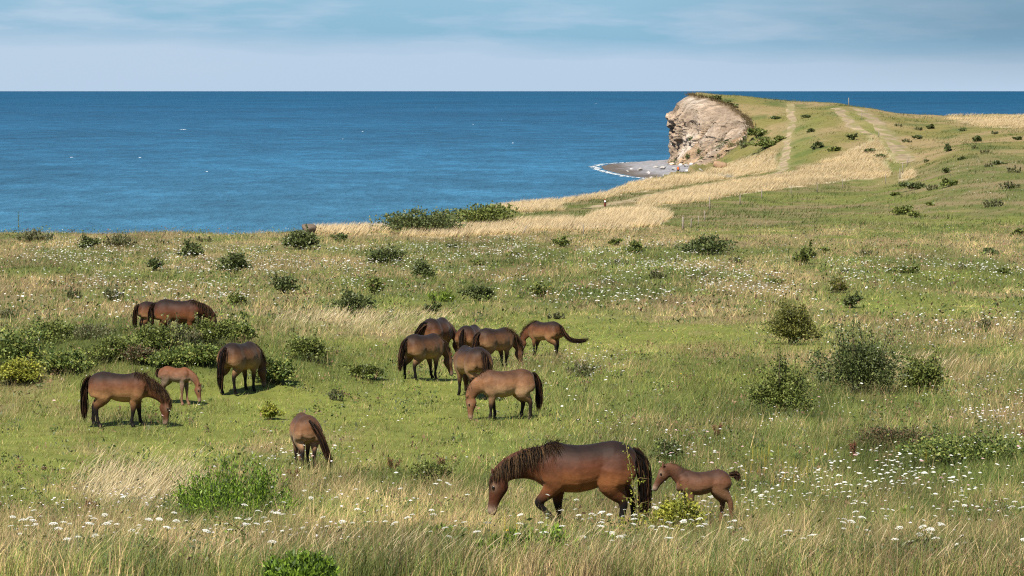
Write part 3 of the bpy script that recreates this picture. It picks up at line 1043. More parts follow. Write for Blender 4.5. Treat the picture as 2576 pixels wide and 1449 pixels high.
    c_ = lerp(c_, np.array([0.30, 0.23, 0.18]), mealy * 0.6)
    for sg in (-1, 1):                                              # pale ring round the eye
        ec = poll + hdir * HL * 0.29 + fdir * 0.038 + sdir * sg * 0.083
        ec[2] -= lo
        c_ = lerp(c_, np.array([0.30, 0.22, 0.15]), 0.55 * np.exp(-(np.linalg.norm(P_ - ec, axis=1) / 0.045) ** 2))
    ed_ = np.empty(len(body.edges) * 2, np.int32)
    body.edges.foreach_get('vertices', ed_)
    ed_ = ed_.reshape(-1, 2)
    cnt = np.bincount(ed_.ravel(), minlength=n_)[:, None] + 1.0
    for _ in range(12):                                             # let the coat colours run into each other
        acc = c_.copy()
        for q_ in range(3):
            acc[:, q_] += np.bincount(ed_[:, 0], c_[ed_[:, 1], q_], n_) + np.bincount(ed_[:, 1], c_[ed_[:, 0], q_], n_)
        c_ = acc / cnt
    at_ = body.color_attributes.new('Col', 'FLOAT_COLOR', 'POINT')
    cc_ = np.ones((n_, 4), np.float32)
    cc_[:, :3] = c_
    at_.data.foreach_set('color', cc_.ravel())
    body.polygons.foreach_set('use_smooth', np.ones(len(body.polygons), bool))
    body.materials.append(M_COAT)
    body.name = 'body'
    root = empty(name, (gx, gy, gz), R(heading), k)
    tag(root, label, 'foal' if foal else 'pony', group)
    obj('body', body, root)
    for sg in (-1, 1):
        bm_ = bmesh.new()
        bmesh.ops.create_uvsphere(bm_, u_segments=10, v_segments=8, radius=0.021)
        me = bpy.data.meshes.new('eye')
        bm_.to_mesh(me)
        bm_.free()
        me.materials.append(M_EYE)
        for p__ in me.polygons:
            p__.use_smooth = True
        e_ = obj('eye', me, root)
        ec = poll + hdir * HL * 0.30 + fdir * 0.034 + sdir * sg * 0.087
        e_.location = (ec[0], ec[1], ec[2] - lo)
    # wind in the pony's own frame
    h_ = R(heading)
    wl_ = np.array([wind[0] * math.cos(h_) + wind[1] * math.sin(h_), -wind[0] * math.sin(h_) + wind[1] * math.cos(h_), 0.0])
    rg = np.random.default_rng(sum(map(ord, label)) % 1000)
    hair = np.array(leg_) * 0.75
    # mane: locks from the crest, falling to one side
    q = MB()
    crest = []
    cen = [b0 * 0.5 + b1 * 0.5, b1, c1, c2, poll]
    rad = [nra[0] * 1.0, nra[1] * 0.98, nra[2] * 0.98, nra[3] * 0.98, nra[4] * 0.85]
    for i in range(5):
        tg = unit(cen[min(i + 1, 4)] - cen[max(i - 1, 0)])
        up = np.cross(tg, np.array([0, 1.0, 0]))
        up = unit(up) if up[2] > 0 or True else -up
        if np.dot(up, np.array([0.3, 0, 1.0])) < 0:
            up = -up
        crest.append((cen[i] + up * rad[i], up))
    crest[0] = (np.array([0.36 * tl, 0, 1.215]), np.array([-.1, 0, 1.0]))
    nl = int((220 if foal else 700) * hair_n)
    for i in range(nl):
        s_ = rg.random() * 4
        if rg.random() < 0.10 and forelock:
            s_ = 4.0
        i0 = min(int(s_), 3)
        f_ = s_ - i0
        root_p = crest[i0][0] * (1 - f_) + crest[i0 + 1][0] * f_
        up = unit(crest[i0][1] * (1 - f_) + crest[i0 + 1][1] * f_)
        if s_ == 4.0:
            root_p = poll + fdir * 0.08 + hdir * 0.02
            up = unit(fdir + hdir * 0.3)
        root_p = root_p + np.array([rg.normal(0, .012), rg.normal(0, .012), 0]) - up * 0.035
        ln = (0.075 if foal else mane_len) * rg.uniform(0.6, 1.25) * (0.75 if s_ < 0.6 else (1.0 if s_ < 3.1 else 0.55))
        sd_ = np.array([0, 1.0, 0]) * mane_side * (1 if rg.random() < 0.86 else -1)
        mu_ = 1.0 if foal else np.clip(mane_up * (1.5 if s_ < 1 else (0.9 if s_ < 2.2 else 0.55)) + rg.normal(0, .1), 0, 1)
        d0 = unit(up * (0.25 + 0.75 * mu_) + sd_ * (0.75 - 0.6 * mu_) + rg.normal(0, .12, 3))
        pts = [root_p]
        d_ = d0
        nseg = 6
        for j in range(nseg):
            pull = (0.0 if foal else 0.7) * (1 - 0.85 * mu_)
            d_ = unit(d_ + np.array([0, 0, -1.0]) * pull + wl_ * 0.25 * mu_ + sd_ * 0.12 * (j < 2) + rg.normal(0, .10, 3))
            pts.append(pts[-1] + d_ * ln / nseg)
        wdt = rg.uniform(0.0020, 0.0048)
        sd2 = unit(np.cross(d0, up) + rg.normal(0, .4, 3))
        vs_, fs_ = [], []
        for j, p_ in enumerate(pts):
            ww = wdt * (1 - (j / nseg) ** 2 * 0.85)
            p_ = p_ - np.array([0, 0, lo])
            vs_ += [p_ - sd2 * ww, p_ + sd2 * ww]
        for j in range(nseg):
            fs_.append((2 * j, 2 * j + 1, 2 * j + 3, 2 * j + 2))
        b_ = rg.uniform(0.5, 1.6)
        q.add(vs_, fs_, hair * b_ + (np.array([0.05, 0.028, 0.012]) * rg.random() ** 2 * 1.6))
    q.build('mane', M_HAIR, root, True)['kind'] = 'stuff'
    # tail: a core of hair and loose strands round one guide line
    q = MB()
    G = np.array(tail, float)
    G = resample(G, 14)
    for _ in range(2):
        G[1:-1] = .25 * G[:-2] + .5 * G[1:-1] + .25 * G[2:]
    ts = np.linspace(0, 1, 14)
    tw = 1.0 if not foal else 0.8
    radc = np.interp(ts, [0, .08, .3, .6, .85, 1], [.028, .038, .045, .046 * thin, .030 * thin, .008 * thin]) * tw
    q.tube([(g[0], g[1], g[2] - lo) for g in G], radc, 8, hair * 0.9)
    for i in range(int((90 if foal else 230) * hair_n)):
        off = rg.normal(0, 1, 3)
        off = off / (np.linalg.norm(off) + 1e-6) * rg.uniform(.6, 1.25)
        st_ = rg.uniform(0, 0.35)
        en_ = rg.uniform(0.75, 1.04)
        tt = np.linspace(st_, en_, 8)
        wob_ = rg.normal(0, .018, 3)
        pts = []
        for a_ in tt:
            g = np.array([np.interp(a_, ts, G[:, c__]) for c__ in range(3)])
            if a_ > 1:
                g = g + (G[-1] - G[-2]) / np.linalg.norm(G[-1] - G[-2]) * (a_ - 1) * 1.2
            sp_ = np.interp(a_, [0, .1, .4, .8, 1], [.03, .045, .062, .072, .05]) * tw
            pts.append(g + off * sp_ + wob_ * math.sin(a_ * 5 + i))
        sd2 = unit(rg.normal(0, 1, 3) + np.array([0, 1, 0]))
        vs_, fs_ = [], []
        w0 = rg.uniform(.006, .012)
        for j, p_ in enumerate(pts):
            ww = w0 * (1 - (j / 7) ** 3 * 0.8)
            p_ = p_ - np.array([0, 0, lo])
            vs_ += [p_ - sd2 * ww, p_ + sd2 * ww]
        for j in range(7):
            fs_.append((2 * j, 2 * j + 1, 2 * j + 3, 2 * j + 2))
        q.add(vs_, fs_, hair * rg.uniform(0.6, 1.25) + np.array([0.03, 0.014, 0.006]) * rg.random() ** 3 * 2)
    q.build('tail', M_HAIR, root, True)['kind'] = 'stuff'
    return root, (gx, gy, gz, k)


def pal(*cs, g=0.47):
    return tuple(srgb(*c_) * g for c_ in cs)


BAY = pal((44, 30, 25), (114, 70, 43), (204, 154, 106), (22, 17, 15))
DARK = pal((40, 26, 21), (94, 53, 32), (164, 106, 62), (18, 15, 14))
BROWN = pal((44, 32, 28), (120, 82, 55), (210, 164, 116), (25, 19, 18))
TAN = pal((88, 60, 42), (146, 102, 70), (210, 172, 132), (33, 24, 21))
FOAL_R = pal((122, 76, 47), (128, 85, 59), (162, 138, 118), (84, 64, 54))
FOAL_B = pal((72, 48, 37), (112, 73, 50), (146, 108, 80), (72, 55, 46))


def tl_(dx=0, dy=0, n=0.3):
    return [(-.66, 0, 1.13), (-.75, dy * .08, 1.10), (-.80 + dx * .2, dy * .3, .95), (-.81 + dx * .6, dy * .7, .62), (-.78 + dx, dy, n)]


PON = {}
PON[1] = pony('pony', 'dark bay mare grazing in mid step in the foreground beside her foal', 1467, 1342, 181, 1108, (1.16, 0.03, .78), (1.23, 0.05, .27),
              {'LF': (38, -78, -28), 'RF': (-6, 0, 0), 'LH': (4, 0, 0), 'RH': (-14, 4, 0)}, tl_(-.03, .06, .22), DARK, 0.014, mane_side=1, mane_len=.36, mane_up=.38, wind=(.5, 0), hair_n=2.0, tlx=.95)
PON[2] = pony('foal', 'brown foal with short bristly mane standing behind the foreground mare', 1768, 1334, 183, 1180, (.78, 0.02, 1.29), (1.00, .04, .84),
              {'LF': (-4, 0, 0), 'RF': (5, 0, 0), 'LH': (-14, 6, 0), 'RH': (4, 0, 0)}, [(-.55, 0, 1.13), (-.64, 0, 1.15), (-.71, 0, 1.12), (-.73, 0, 1.02)], FOAL_B, 0.016, foal=True, group='foals beside their mares', hair_n=1.6)
PON[3] = pony('pony', 'light bay pony seen from behind with its tail swung to the right', 766, 1180, 103, 1039, (.9, -.06, .58), (.98, -.08, .1),
              {'LH': (-4, 0, 0), 'RH': (6, 0, 0), 'LF': (3, 0, 0)}, [(-.66, 0, 1.13), (-.76, -.05, 1.10), (-.80, -.16, .95), (-.80, -.30, .62), (-.76, -.46, .18)], TAN, 0.020, wind=(.3, 0))
PON[4] = pony('pony', 'brown stallion grazing head down in front of the reddish foal', 302, 1074, -2, 934, (1.08, 0, .56), (1.03, -.02, .07),
              {'LF': (8, 0, 0), 'RF': (-7, 0, 0), 'LH': (-8, 0, 0), 'RH': (4, 0, 0)}, tl_(-.02, -.03, .18), BAY, 0.020, mane_side=-1, mane_len=.34, mane_up=.42, wind=(.4, 0), hair_n=1.6)
PON[5] = pony('foal', 'reddish foal grazing behind the brown stallion', 443, 1019, -22, 921, (.82, -.02, .64), (.88, -.05, .14),
              {'LF': (5, 0, 0), 'RF': (-3, 0, 0), 'LH': (-6, 0, 0), 'RH': (3, 0, 0)}, [(-.55, 0, 1.13), (-.65, 0, 1.12), (-.69, 0, 1.02), (-.67, 0, .86)], FOAL_R, 0.021, foal=True, group='foals beside their mares')
PON[6] = pony('pony', 'grey-brown pony seen from behind grazing beside the bramble bank', 606, 990, 61, 859, (.88, -.05, .60), (.94, -.06, .1),
              {'LH': (-8, 0, 0), 'RH': (5, 0, 0), 'LF': (4, 0, 0)}, tl_(-.04, .05, .16), BROWN, 0.026, wind=(-.05, 0), mane_side=-1)
PON[8] = pony('pony', 'dark bay pony standing side on above the bramble bank', 450, 862, -2, 752, (.98, 0, .74), (1.12, 0, .26),
              {'LF': (6, 0, 0), 'RH': (5, 0, 0)}, tl_(-.02, 0, .3), DARK, 0.026, mane_side=-1, mane_len=.28, mane_up=.4, wind=(.2, 0), hair_n=1.3)
PON[7] = pony('pony', 'pony half hidden behind another on the bramble bank', 394, 858, 24, 757, (.95, 0, .62), (1.05, 0, .1),
              {'LF': (6, 0, 0), 'RH': (5, 0, 0)}, tl_(-.04, 0, .3), BAY, 0.029, depth=PON[8][1][1] + 1.7)
PON[10] = pony('pony', 'brown pony grazing at the left end of the central herd, long dark tail', 1066, 957, 50, 838, (.90, -.08, .58), (.96, -.14, .1),
               {'LF': (8, 0, 0), 'RF': (-4, 0, 0), 'LH': (-6, 0, 0), 'RH': (4, 0, 0)}, tl_(-.10, .05, .30), BROWN, 0.026, mane_side=-1, wind=(.1, 0))
PON[9] = pony('pony', 'brown pony seen from behind at the back left of the central herd', 1098, 917, 68, 798, (.85, -.24, .6), (.88, -.28, .1),
              {'LF': (8, 0, 0), 'RH': (4, 0, 0)}, [(-.66, 0, 1.13), (-.76, .05, 1.12), (-.81, .16, .95), (-.81, .25, .66), (-.78, .30, .30)], BAY, 0.029)
PON[12] = pony('pony', 'dark brown pony grazing to the right in the central herd, bushy mane', 1246, 930, 46, 823, (.92, -.10, .56), (.95, -.14, .06),
               {'LF': (6, 0, 0), 'RF': (-4, 0, 0), 'LH': (-5, 0, 0), 'RH': (5, 0, 0)}, tl_(-.03, .06, .3), BROWN, 0.026, mane_side=-1, mane_len=.34, mane_up=.3, wind=(.1, 0), hair_n=1.6)
PON[11] = pony('pony', 'reddish brown pony partly hidden at the back of the central herd', 1183, 922, 72, 816, (.9, -.1, .62), (.96, -.1, .1), {'LH': (-4, 0, 0)}, tl_(0, .02, .3), BAY, 0.029, depth=PON[12][1][1] + 3.0)
PON[13] = pony('pony', 'brown pony seen from behind facing away left in the central herd', 1186, 1002, 114, 869, (.85, -.22, .6), (.9, -.26, .1),
               {'LF': (6, 0, 0), 'RF': (-4, 0, 0), 'LH': (3, 0, 0)}, tl_(-.03, -.04, .4), BROWN, 0.026)
PON[14] = pony('pony', 'light tan pony grazing to the left with upright pale mane, front of central herd', 1272, 1058, 192, 928, (.90, 0.0, .56), (.87, .02, .07),
               {'LF': (4, 0, 0), 'RF': (-14, 6, 0), 'LH': (-4, 0, 0), 'RH': (12, -6, 0)}, tl_(-.05, -.03, .24), TAN, 0.023, mane_side=-1, mane_len=.15, mane_up=.95, wind=(.1, 0), hair_n=1.2)
PON[15] = pony('pony', 'brown pony grazing apart at the right with its tail swishing out', 1370, 897, 140, 807, (.93, .12, .55), (.92, .16, .06),
               {'LF': (2, 0, 0), 'RF': (14, 0, 0), 'LH': (-6, 0, 0), 'RH': (10, -5, 0)}, [(-.66, 0, 1.13), (-.76, -.02, 1.07), (-.82, -.05, .88), (-.90, -.10, .70), (-1.06, -.2, .58), (-1.32, -.35, .56), (-1.58, -.5, .64)], BAY, 0.027, wind=(-.1, 0), mane_up=.5, thin=.55)
for k_, (r_, a_) in PON.items():
    print('PONY', k_, 'depth %.1f height %.2f' % (a_[1], a_[3] * 1.25), len(r_.children[0].data.polygons))


# ------------------------------------------------------------------ shrubs and plants
def leaves_np(P, D, ln, wd, col, rg, flat=0.35):
    """one four-sided leaf per point: P centres, D growth directions, ln / wd sizes -> verts, faces, colours"""
    n_ = len(P)
    D = D / (np.linalg.norm(D, axis=1)[:, None] + 1e-9)
    s_ = np.cross(D, rg.normal(0, 1, (n_, 3)) + np.array([0, 0, flat]))
    s_ /= np.linalg.norm(s_, axis=1)[:, None] + 1e-9
    a = P - D * ln[:, None] * 0.5
    b = P + s_ * wd[:, None] * 0.5
    c = P + D * ln[:, None] * 0.5
    d = P - s_ * wd[:, None] * 0.5
    V = np.stack([a, b, c, d], 1).reshape(-1, 3)
    return V, np.repeat(col, 4, axis=0)


KIND = {'dark': ([(.048, .066, .021), (.078, .098, .031), (.112, .128, .043)], 0.60, 1.0),
        'green': ([(.070, .092, .022), (.110, .135, .032), (.150, .165, .040)], 0.60, 1.0),
        'olive': ([(.108, .112, .024), (.155, .150, .034), (.068, .076, .022)], 0.40, 1.0),
        'bramble': ([(.065, .098, .024), (.115, .150, .036), (.190, .205, .050)], 0.75, 1.2),
        'tansy': ([(.110, .185, .018), (.165, .250, .026), (.050, .085, .014)], 0.30, 0.95),
        'yellow': ([(.22, .23, .030), (.28, .27, .040), (.14, .16, .028)], 0.55, 0.9),
        'weed': ([(.110, .115, .050), (.150, .135, .070), (.080, .095, .035)], 0.35, 1.0),
        'lime': ([(.130, .190, .022), (.165, .220, .028), (.090, .140, .020)], 0.25, 1.0),
        'russet': ([(.120, .070, .040), (.100, .090, .040), (.070, .085, .028)], 0.45, 1.0)}


def shrub(name, label, u, v, w, h, kind='dark', shoots=0, group=None, sink=0.05, lo=24, cat='shrub', dens=1.0):
    gx, gy, gz = hit(u, v, lo)
    px = FD / gy                                               # photo px per metre
    W_, H_ = w / px, h / px
    rg = np.random.default_rng(int(u * 7 + v * 13) % 99991)
    cols, asp, lsz = KIND[kind]
    cols = np.array(cols)
    area = w * h * 0.158                                       # in picture pixels
    nleaf = int(np.clip(area * 3.3 * dens, 260, 5600 if dens < 2 else 10500))
    lsize = max(0.045 * lsz, 2.6 / (px * 0.3975)) * (1.0 if kind != 'tansy' else 1.25)
    root = empty(name, (gx, gy, gz - sink * H_))
    tag(root, label, cat, group)
    P, D = [], []
    st = MB()
    up = kind in ('tansy', 'weed', 'lime')
    ncl = int(np.clip(nleaf / 45, 9, 90))
    ph = rg.uniform(0, 6.28, 4)
    am = rg.uniform(0.05, 0.2, 4)
    for i in range(ncl):
        th = rg.uniform(0, 2 * np.pi)
        if up:
            rr = math.sqrt(rg.random()) * 0.95
            zz = rg.uniform(0.55, 1.0) * (1 - 0.45 * rr ** 2)
            base_ = np.array([math.cos(th) * rr * W_ * 0.36, math.sin(th) * rr * W_ * 0.36, 0])
            tip = np.array([math.cos(th) * rr * W_ * 0.5, math.sin(th) * rr * W_ * 0.5, zz * H_])
        else:
            el = math.asin(rg.uniform(-0.12, 1.0))
            rr = rg.uniform(0.10, 1.0) ** 0.5 * (1 + sum(am[k] * math.sin((k + 2) * th + ph[k]) for k in range(4)) * 0.9) * rg.uniform(0.70, 1.18)
            base_ = np.array([rg.normal(0, .06) * W_, rg.normal(0, .06) * W_, 0])
            tip = np.array([math.cos(th) * math.cos(el) * rr * W_ * 0.44, math.sin(th) * math.cos(el) * rr * W_ * 0.44, (0.36 + 0.60 * math.sin(el) * rr) * H_])
        mid = base_ * 0.5 + tip * 0.5 + np.array([0, 0, 0.10 * H_])
        if i < 16:
            r0 = 0.007 + 0.005 * H_
            st.tube([base_, mid, tip], [r0, r0 * .7, r0 * .3], 4, (0.10, 0.075, 0.045) if not up else (0.06, 0.075, 0.03), cap=False)
        m_ = nleaf // ncl
        if up:
            tt = rg.uniform(0.15, 1.05, m_)
            q = base_ * (1 - tt[:, None]) + tip * tt[:, None] + rg.normal(0, 1, (m_, 3)) * np.array([.036, .036, .03]) * max(W_ * 0.6, 0.3)
            dd = (tip - base_) / (np.linalg.norm(tip - base_) + 1e-6) + rg.normal(0, .45, (m_, 3))
        else:
            q = tip + rg.normal(0, 1, (m_, 3)) * np.array([.085 * W_, .085 * W_, .08 * H_]) * rg.uniform(.6, 1.3)
            dd = (tip - np.array([0, 0, .25 * H_])) / (np.linalg.norm(tip) + 1e-6) + rg.normal(0, .6, (m_, 3))
        P.append(q)
        D.append(dd)
    for i in range(shoots):                                    # long leafy shoots standing out of the crown
        th = rg.uniform(0, 2 * np.pi)
        a = np.array([math.cos(th) * .25 * W_, math.sin(th) * .25 * W_, .6 * H_])
        b = a + np.array([rg.normal(0, .16) * W_, rg.normal(0, .1) * W_, rg.uniform(.5, .85) * H_])
        mdp = (a + b) / 2 + np.array([rg.normal(0, .05) * W_, 0, .05 * H_])
        st.tube([a, mdp, b], [.012, .009, .004], 4, (0.10, 0.08, 0.045), cap=False)
        tt = rg.uniform(0, 1, 46)[:, None]
        q = a * (1 - tt) ** 2 + 2 * mdp * tt * (1 - tt) + b * tt ** 2 + rg.normal(0, .035, (46, 3))
        P.append(q)
        D.append(rg.normal(0, .7, (46, 3)) + np.array([0, 0, .5]))
    P, D = np.concatenate(P), np.concatenate(D)
    P[:, 2] = np.where(P[:, 2] < 0.01 * H_, np.abs(P[:, 2]) * 0.6, P[:, 2])
    n_ = len(P)
    ci = rg.integers(0, 3, n_)
    clump = (fbm(P[:, 0] * 3 / max(W_, .5) + 5, P[:, 2] * 4 / max(H_, .3) + P[:, 1], 2) - 0.5)
    c_ = cols[ci] * (1 + 0.9 * clump[:, None]) * rg.uniform(0.8, 1.25, (n_, 1))
    ln = lsize * rg.uniform(0.7, 1.4, n_)
    V, C_ = leaves_np(P, D, ln, ln * asp, c_, rg)
    mesh_np('foliage', V, np.arange(len(V)), np.full(n_, 4), M_LEAF, C_, False, root)['kind'] = 'stuff'
    if st.v:
        st.build('stem', M_BARK, root)['kind'] = 'stuff'
    return root


LANDMARKS = [('the boulder on the edge', 776, 580), ('the long dark hedge', 1100, 575), ('the lime green bush', 1110, 755), ('the thick corner post', 1718, 575), ('the gate corner', 2272, 435), ('the olive bush', 1992, 860), ('the bright green round bush', 2026, 660),
             ('the post on the skyline', 2135, 266), ('the golden field', 2120, 430), ('the dark ponies on the bank', 450, 800), ('the yellowish right-hand bush', 2110, 730), ('the post halfway up the track', 2210, 346), ('the far strip of golden grass', 2470, 310), ('the umbels on the right slope', 2470, 470), ('the spreading low dark bush', 1782, 635)]
_used = {}


def placed(word, u, v):
    """says which of many like shrubs: its order beside the nearest landmark"""
    n_, lu_, lv_ = min(LANDMARKS, key=lambda q_: math.hypot((u - q_[1]) * .6, v - q_[2]))
    dx, dy = (u - lu_) * .6, v - lv_
    side = ('right of' if dx > 0 else 'left of') if abs(dx) > abs(dy) else ('in front of' if dy > 0 else 'beyond')
    _used[(n_, side)] = k_ = _used.get((n_, side), 0) + 1
    return '%s %s %s %s' % (('nearest', 'second', 'third', 'fourth', 'fifth', 'sixth', 'seventh', 'eighth', 'ninth', 'tenth', 'eleventh', 'twelfth', 'thirteenth', 'fourteenth', 'fifteenth', 'sixteenth', 'seventeenth', 'eighteenth', 'nineteenth', 'twentieth')[k_ - 1], word, side, n_)


def by_distance(lst):
    return sorted(lst, key=lambda a_: min(math.hypot((a_[0] - q_[1]) * .6, a_[1] - q_[2]) for q_ in LANDMARKS))


WORD = {'dark': 'small dark shrub', 'green': 'small green shrub', 'weed': 'small brownish weed tuft'}
# near and middle shrubs: u, v at the base, width, height in the photo
G_MID = 'small shrubs scattered over the meadow'
for a in [
    ('dark_shrub', 'large dark green shrub with long leafy shoots, right side of the meadow', 2165, 990, 190, 150, 'dark', 9),
    ('olive_shrub', 'rounded olive juniper-like bush standing alone on the pale turf', 1992, 868, 118, 108, 'olive', 1),
    ('rose_bush', 'olive green rose bush with one tall shoot, left of the large dark shrub', 1968, 1048, 150, 140, 'green', 3),
    ('yellow_green_bush', 'yellow-green bush just right of the large dark shrub', 2322, 990, 130, 100, 'green', 2),
    ('small_bush', 'small dark bush behind the foreground foal', 1685, 1166, 84, 56, 'dark', 2),
    ('tansy_clump', 'big bright green tansy clump in the left foreground', 592, 1330, 330, 200, 'tansy', 0),
    ('tansy_clump', 'green tansy clump cut by the bottom edge, left of centre', 760, 1478, 230, 100, 'tansy', 0),
    ('tansy_clump', 'loose green tansy clump in the foreground below the grazing mare', 1335, 1440, 280, 130, 'tansy', 0),
    ('tansy_clump', 'sparse green stems left of the grazing mare at the bottom', 1100, 1385, 150, 70, 'tansy', 0),
    ('tansy_clump', 'green stems with yellow buttons below the mare\'s hind legs', 1500, 1400, 120, 70, 'tansy', 0),
    ('tansy_clump', 'lush green tuft in the bottom left foreground', 330, 1420, 180, 60, 'green', 0),
    ('rose_bush', 'yellow-green rose bush hiding the legs of the foreground foal', 1706, 1350, 140, 90, 'yellow', 3),
    ('bramble', 'bramble mound cut by the left edge of the picture', 40, 925, 170, 95, 'bramble', 2),
    ('bramble', 'yellowing bramble at the left edge, lowest on the bank', 50, 965, 130, 62, 'yellow', 1),
    ('bramble', 'dark bramble crest at the top left of the bank', 130, 868, 150, 58, 'green', 2),
    ('bramble', 'bramble spill in front of the dark crest on the bank', 165, 935, 150, 50, 'bramble', 2),
    ('bramble', 'ragged bramble in the middle of the bank above the stallion', 290, 905, 130, 56, 'green', 1),
    ('russet_weeds', 'brownish weeds on the bank behind the stallion', 350, 915, 110, 44, 'russet', 0),
    ('bramble', 'dark low bramble on the bank just above the reddish foal', 430, 922, 130, 42, 'bramble', 1),
    ('bramble', 'big leafy bramble in front of the dark pony on the bank', 520, 868, 170, 76, 'green', 4),
    ('bramble', 'leafy bramble hiding the legs of the half hidden pony', 385, 884, 120, 72, 'green', 2),
    ('bramble', 'tall weedy bramble hiding the legs of the dark bay pony', 455, 886, 130, 78, 'weed', 3),
    ('bramble', 'bright bramble at the right end of the bank', 600, 862, 90, 56, 'bramble', 2),
    ('bramble', 'bramble slope just left of the grey-brown pony', 510, 918, 110, 52, 'bramble', 2),
    ('weed_tuft', 'tall pale weeds between the crest bramble and the two dark ponies', 235, 850, 120, 40, 'weed', 0),
    ('bramble', 'low bramble just right of the grey-brown pony', 690, 965, 110, 66, 'bramble', 2),
    ('bramble', 'bramble patch sprawling in the grass at the right edge', 2440, 1160, 300, 70, 'bramble', 4),
    ('russet_weeds', 'reddish brown withered weeds in front of the right edge bramble', 2250, 1130, 220, 60, 'russet', 0),
    ('tansy_clump', 'small green clump below the pony seen from behind', 1085, 1228, 130, 64, 'green', 0),
    ('bush', 'green bush in the grass between the bramble bank and the central herd', 775, 908, 110, 66, 'green', 2),
    ('bush', 'low green bush left of the central herd', 918, 952, 96, 40, 'green', 0),
    ('weed_tuft', 'straw-coloured weed tuft above the pony seen from behind', 678, 1056, 54, 54, 'yellow', 0),
    ('weed_tuft', 'dark weed tuft on the short turf right of the straw-coloured tuft', 845, 1008, 44, 36, 'weed', 0),
    ('bush', 'low grey-green bush right of the light tan pony', 1462, 948, 84, 42, 'weed', 0),
    ('lime_bush', 'bright lime green bush behind the central herd', 1110, 760, 76, 36, 'lime', 0),
    ('bush', 'small dark bush just behind the back left pony of the central herd', 1090, 790, 40, 34, 'dark', 1),
    ('bush', 'wide dark bush left of the lime green bush', 882, 788, 100, 54, 'dark', 1),
    ('bush', 'narrow dark bush above the wide dark bush', 945, 742, 46, 46, 'green', 0),
    ('bush', 'dark bush right of the lime green bush', 1208, 758, 90, 42, 'dark', 0),
    ('bush', 'small bush with umbels around it, second right of the lime green bush', 1362, 748, 64, 38, 'green', 0),
    ('bush', 'bush up the slope from the lime green bush', 1066, 702, 62, 46, 'dark', 0),
    ('bush', 'broad bush near the cliff edge below the long hedge', 968, 668, 100, 46, 'dark', 1),
    ('bush', 'dark bush below the boulder at the cliff edge', 755, 628, 92, 50, 'dark', 1),
    ('bush', 'bush beside yellow flowers, dark with a lime skirt', 592, 690, 80, 56, 'dark', 0),
    ('bush', 'round dark bush near the edge left of the boulder', 482, 652, 60, 46, 'dark', 0),
    ('bush', 'small dark bush among white umbels at the left', 386, 682, 48, 32, 'dark', 0),
    ('bush', 'dark bush near the cliff edge at the far left', 218, 628, 56, 36, 'dark', 0),
    ('weed_tuft', 'brownish weeds along the cliff edge at the far left', 300, 622, 90, 40, 'weed', 0),
    ('weed_tuft', 'weeds on the cliff edge in the left corner of the land', 90, 610, 110, 34, 'weed', 0),
    ('bush', 'green bush right of the dark pony on the bank', 592, 772, 52, 40, 'green', 0),
    ('bush', 'pair of joined bushes midway between bank and cliff edge', 716, 738, 76, 50, 'dark', 1),
    ('bush', 'hazy green bush left of the ponies on the bank', 286, 755, 64, 42, 'weed', 0),
    ('weed_tuft', 'dark weed tuft left of the hazy green bush', 182, 752, 52, 30, 'weed', 0),
    ('bush', 'small round bush on the turf at the right, left of the large pale flower patch', 2144, 776, 54, 36, 'dark', 1),
    ('bush', 'yellowish bush above the small round bush on the right', 2110, 738, 56, 40, 'olive', 0),
    ('bush', 'bright green round bush on the right, below the fence', 2026, 666, 54, 50, 'green', 1),
    ('weed_tuft', 'single upright thorny weed at the right edge', 2476, 836, 40, 50, 'weed', 1),
    ('hedge', 'long dark wind-shaped hedge on the cliff edge', 1062, 588, 235, 66, 'dark', 0),
    ('hedge', 'lower smooth hedge joined to the right of the dark hedge', 1212, 566, 185, 52, 'green', 0),
    ('bush', 'spreading low dark bush at the left of the fence posts', 1782, 642, 150, 44, 'dark', 1),
]:
    shrub(*a, group='hedges and large bushes' if a[0] in ('hedge',) else None, dens=2.6 if 'big bright' in a[1] or 'large dark green' in a[1] or a[0] in ('rose_bush', 'olive_shrub') else (1.5 if a[0] in ('hedge', 'bramble', 'tansy_clump') else 1.0))
for u_, v_, w_, h_, k_ in by_distance([(855, 608, 44, 30, 'dark'), (510, 608, 44, 22, 'weed'), (1195, 668, 44, 30, 'dark'), (1418, 622, 56, 28, 'dark'), (1546, 618, 42, 22, 'dark'), (1594, 638, 58, 38, 'dark'), (1525, 716, 48, 28, 'weed'),
                           (1652, 702, 54, 38, 'weed'), (1856, 662, 48, 28, 'weed'), (1280, 612, 40, 24, 'weed'), (1140, 624, 36, 24, 'dark'), (2076, 640, 30, 28, 'green'), (2496, 642, 50, 24, 'dark'), (2410, 678, 54, 26, 'weed'),
                           (2564, 592, 46, 24, 'dark'), (1950, 714, 60, 22, 'green'), (1760, 700, 50, 20, 'weed'), (2280, 688, 70, 30, 'green'), (2520, 690, 60, 22, 'green'), (410, 616, 50, 22, 'weed'), (1700, 660, 40, 18, 'weed'), (1560, 668, 50, 26, 'weed'),
                           (1820, 742, 40, 20, 'weed'), (1400, 800, 60, 20, 'weed'), (1290, 646, 40, 20, 'green'), (2180, 642, 60, 22, 'weed'), (2120, 690, 40, 20, 'weed'), (20, 800, 80, 36, 'weed'), (120, 720, 60, 26, 'weed')]):
    shrub('small_shrub', placed(WORD[k_], u_, v_), u_, v_, w_ * 1.05, h_ * .85, 'green' if k_ == 'dark' and (int(u_) % 3) else k_, 0, G_MID, sink=.15)
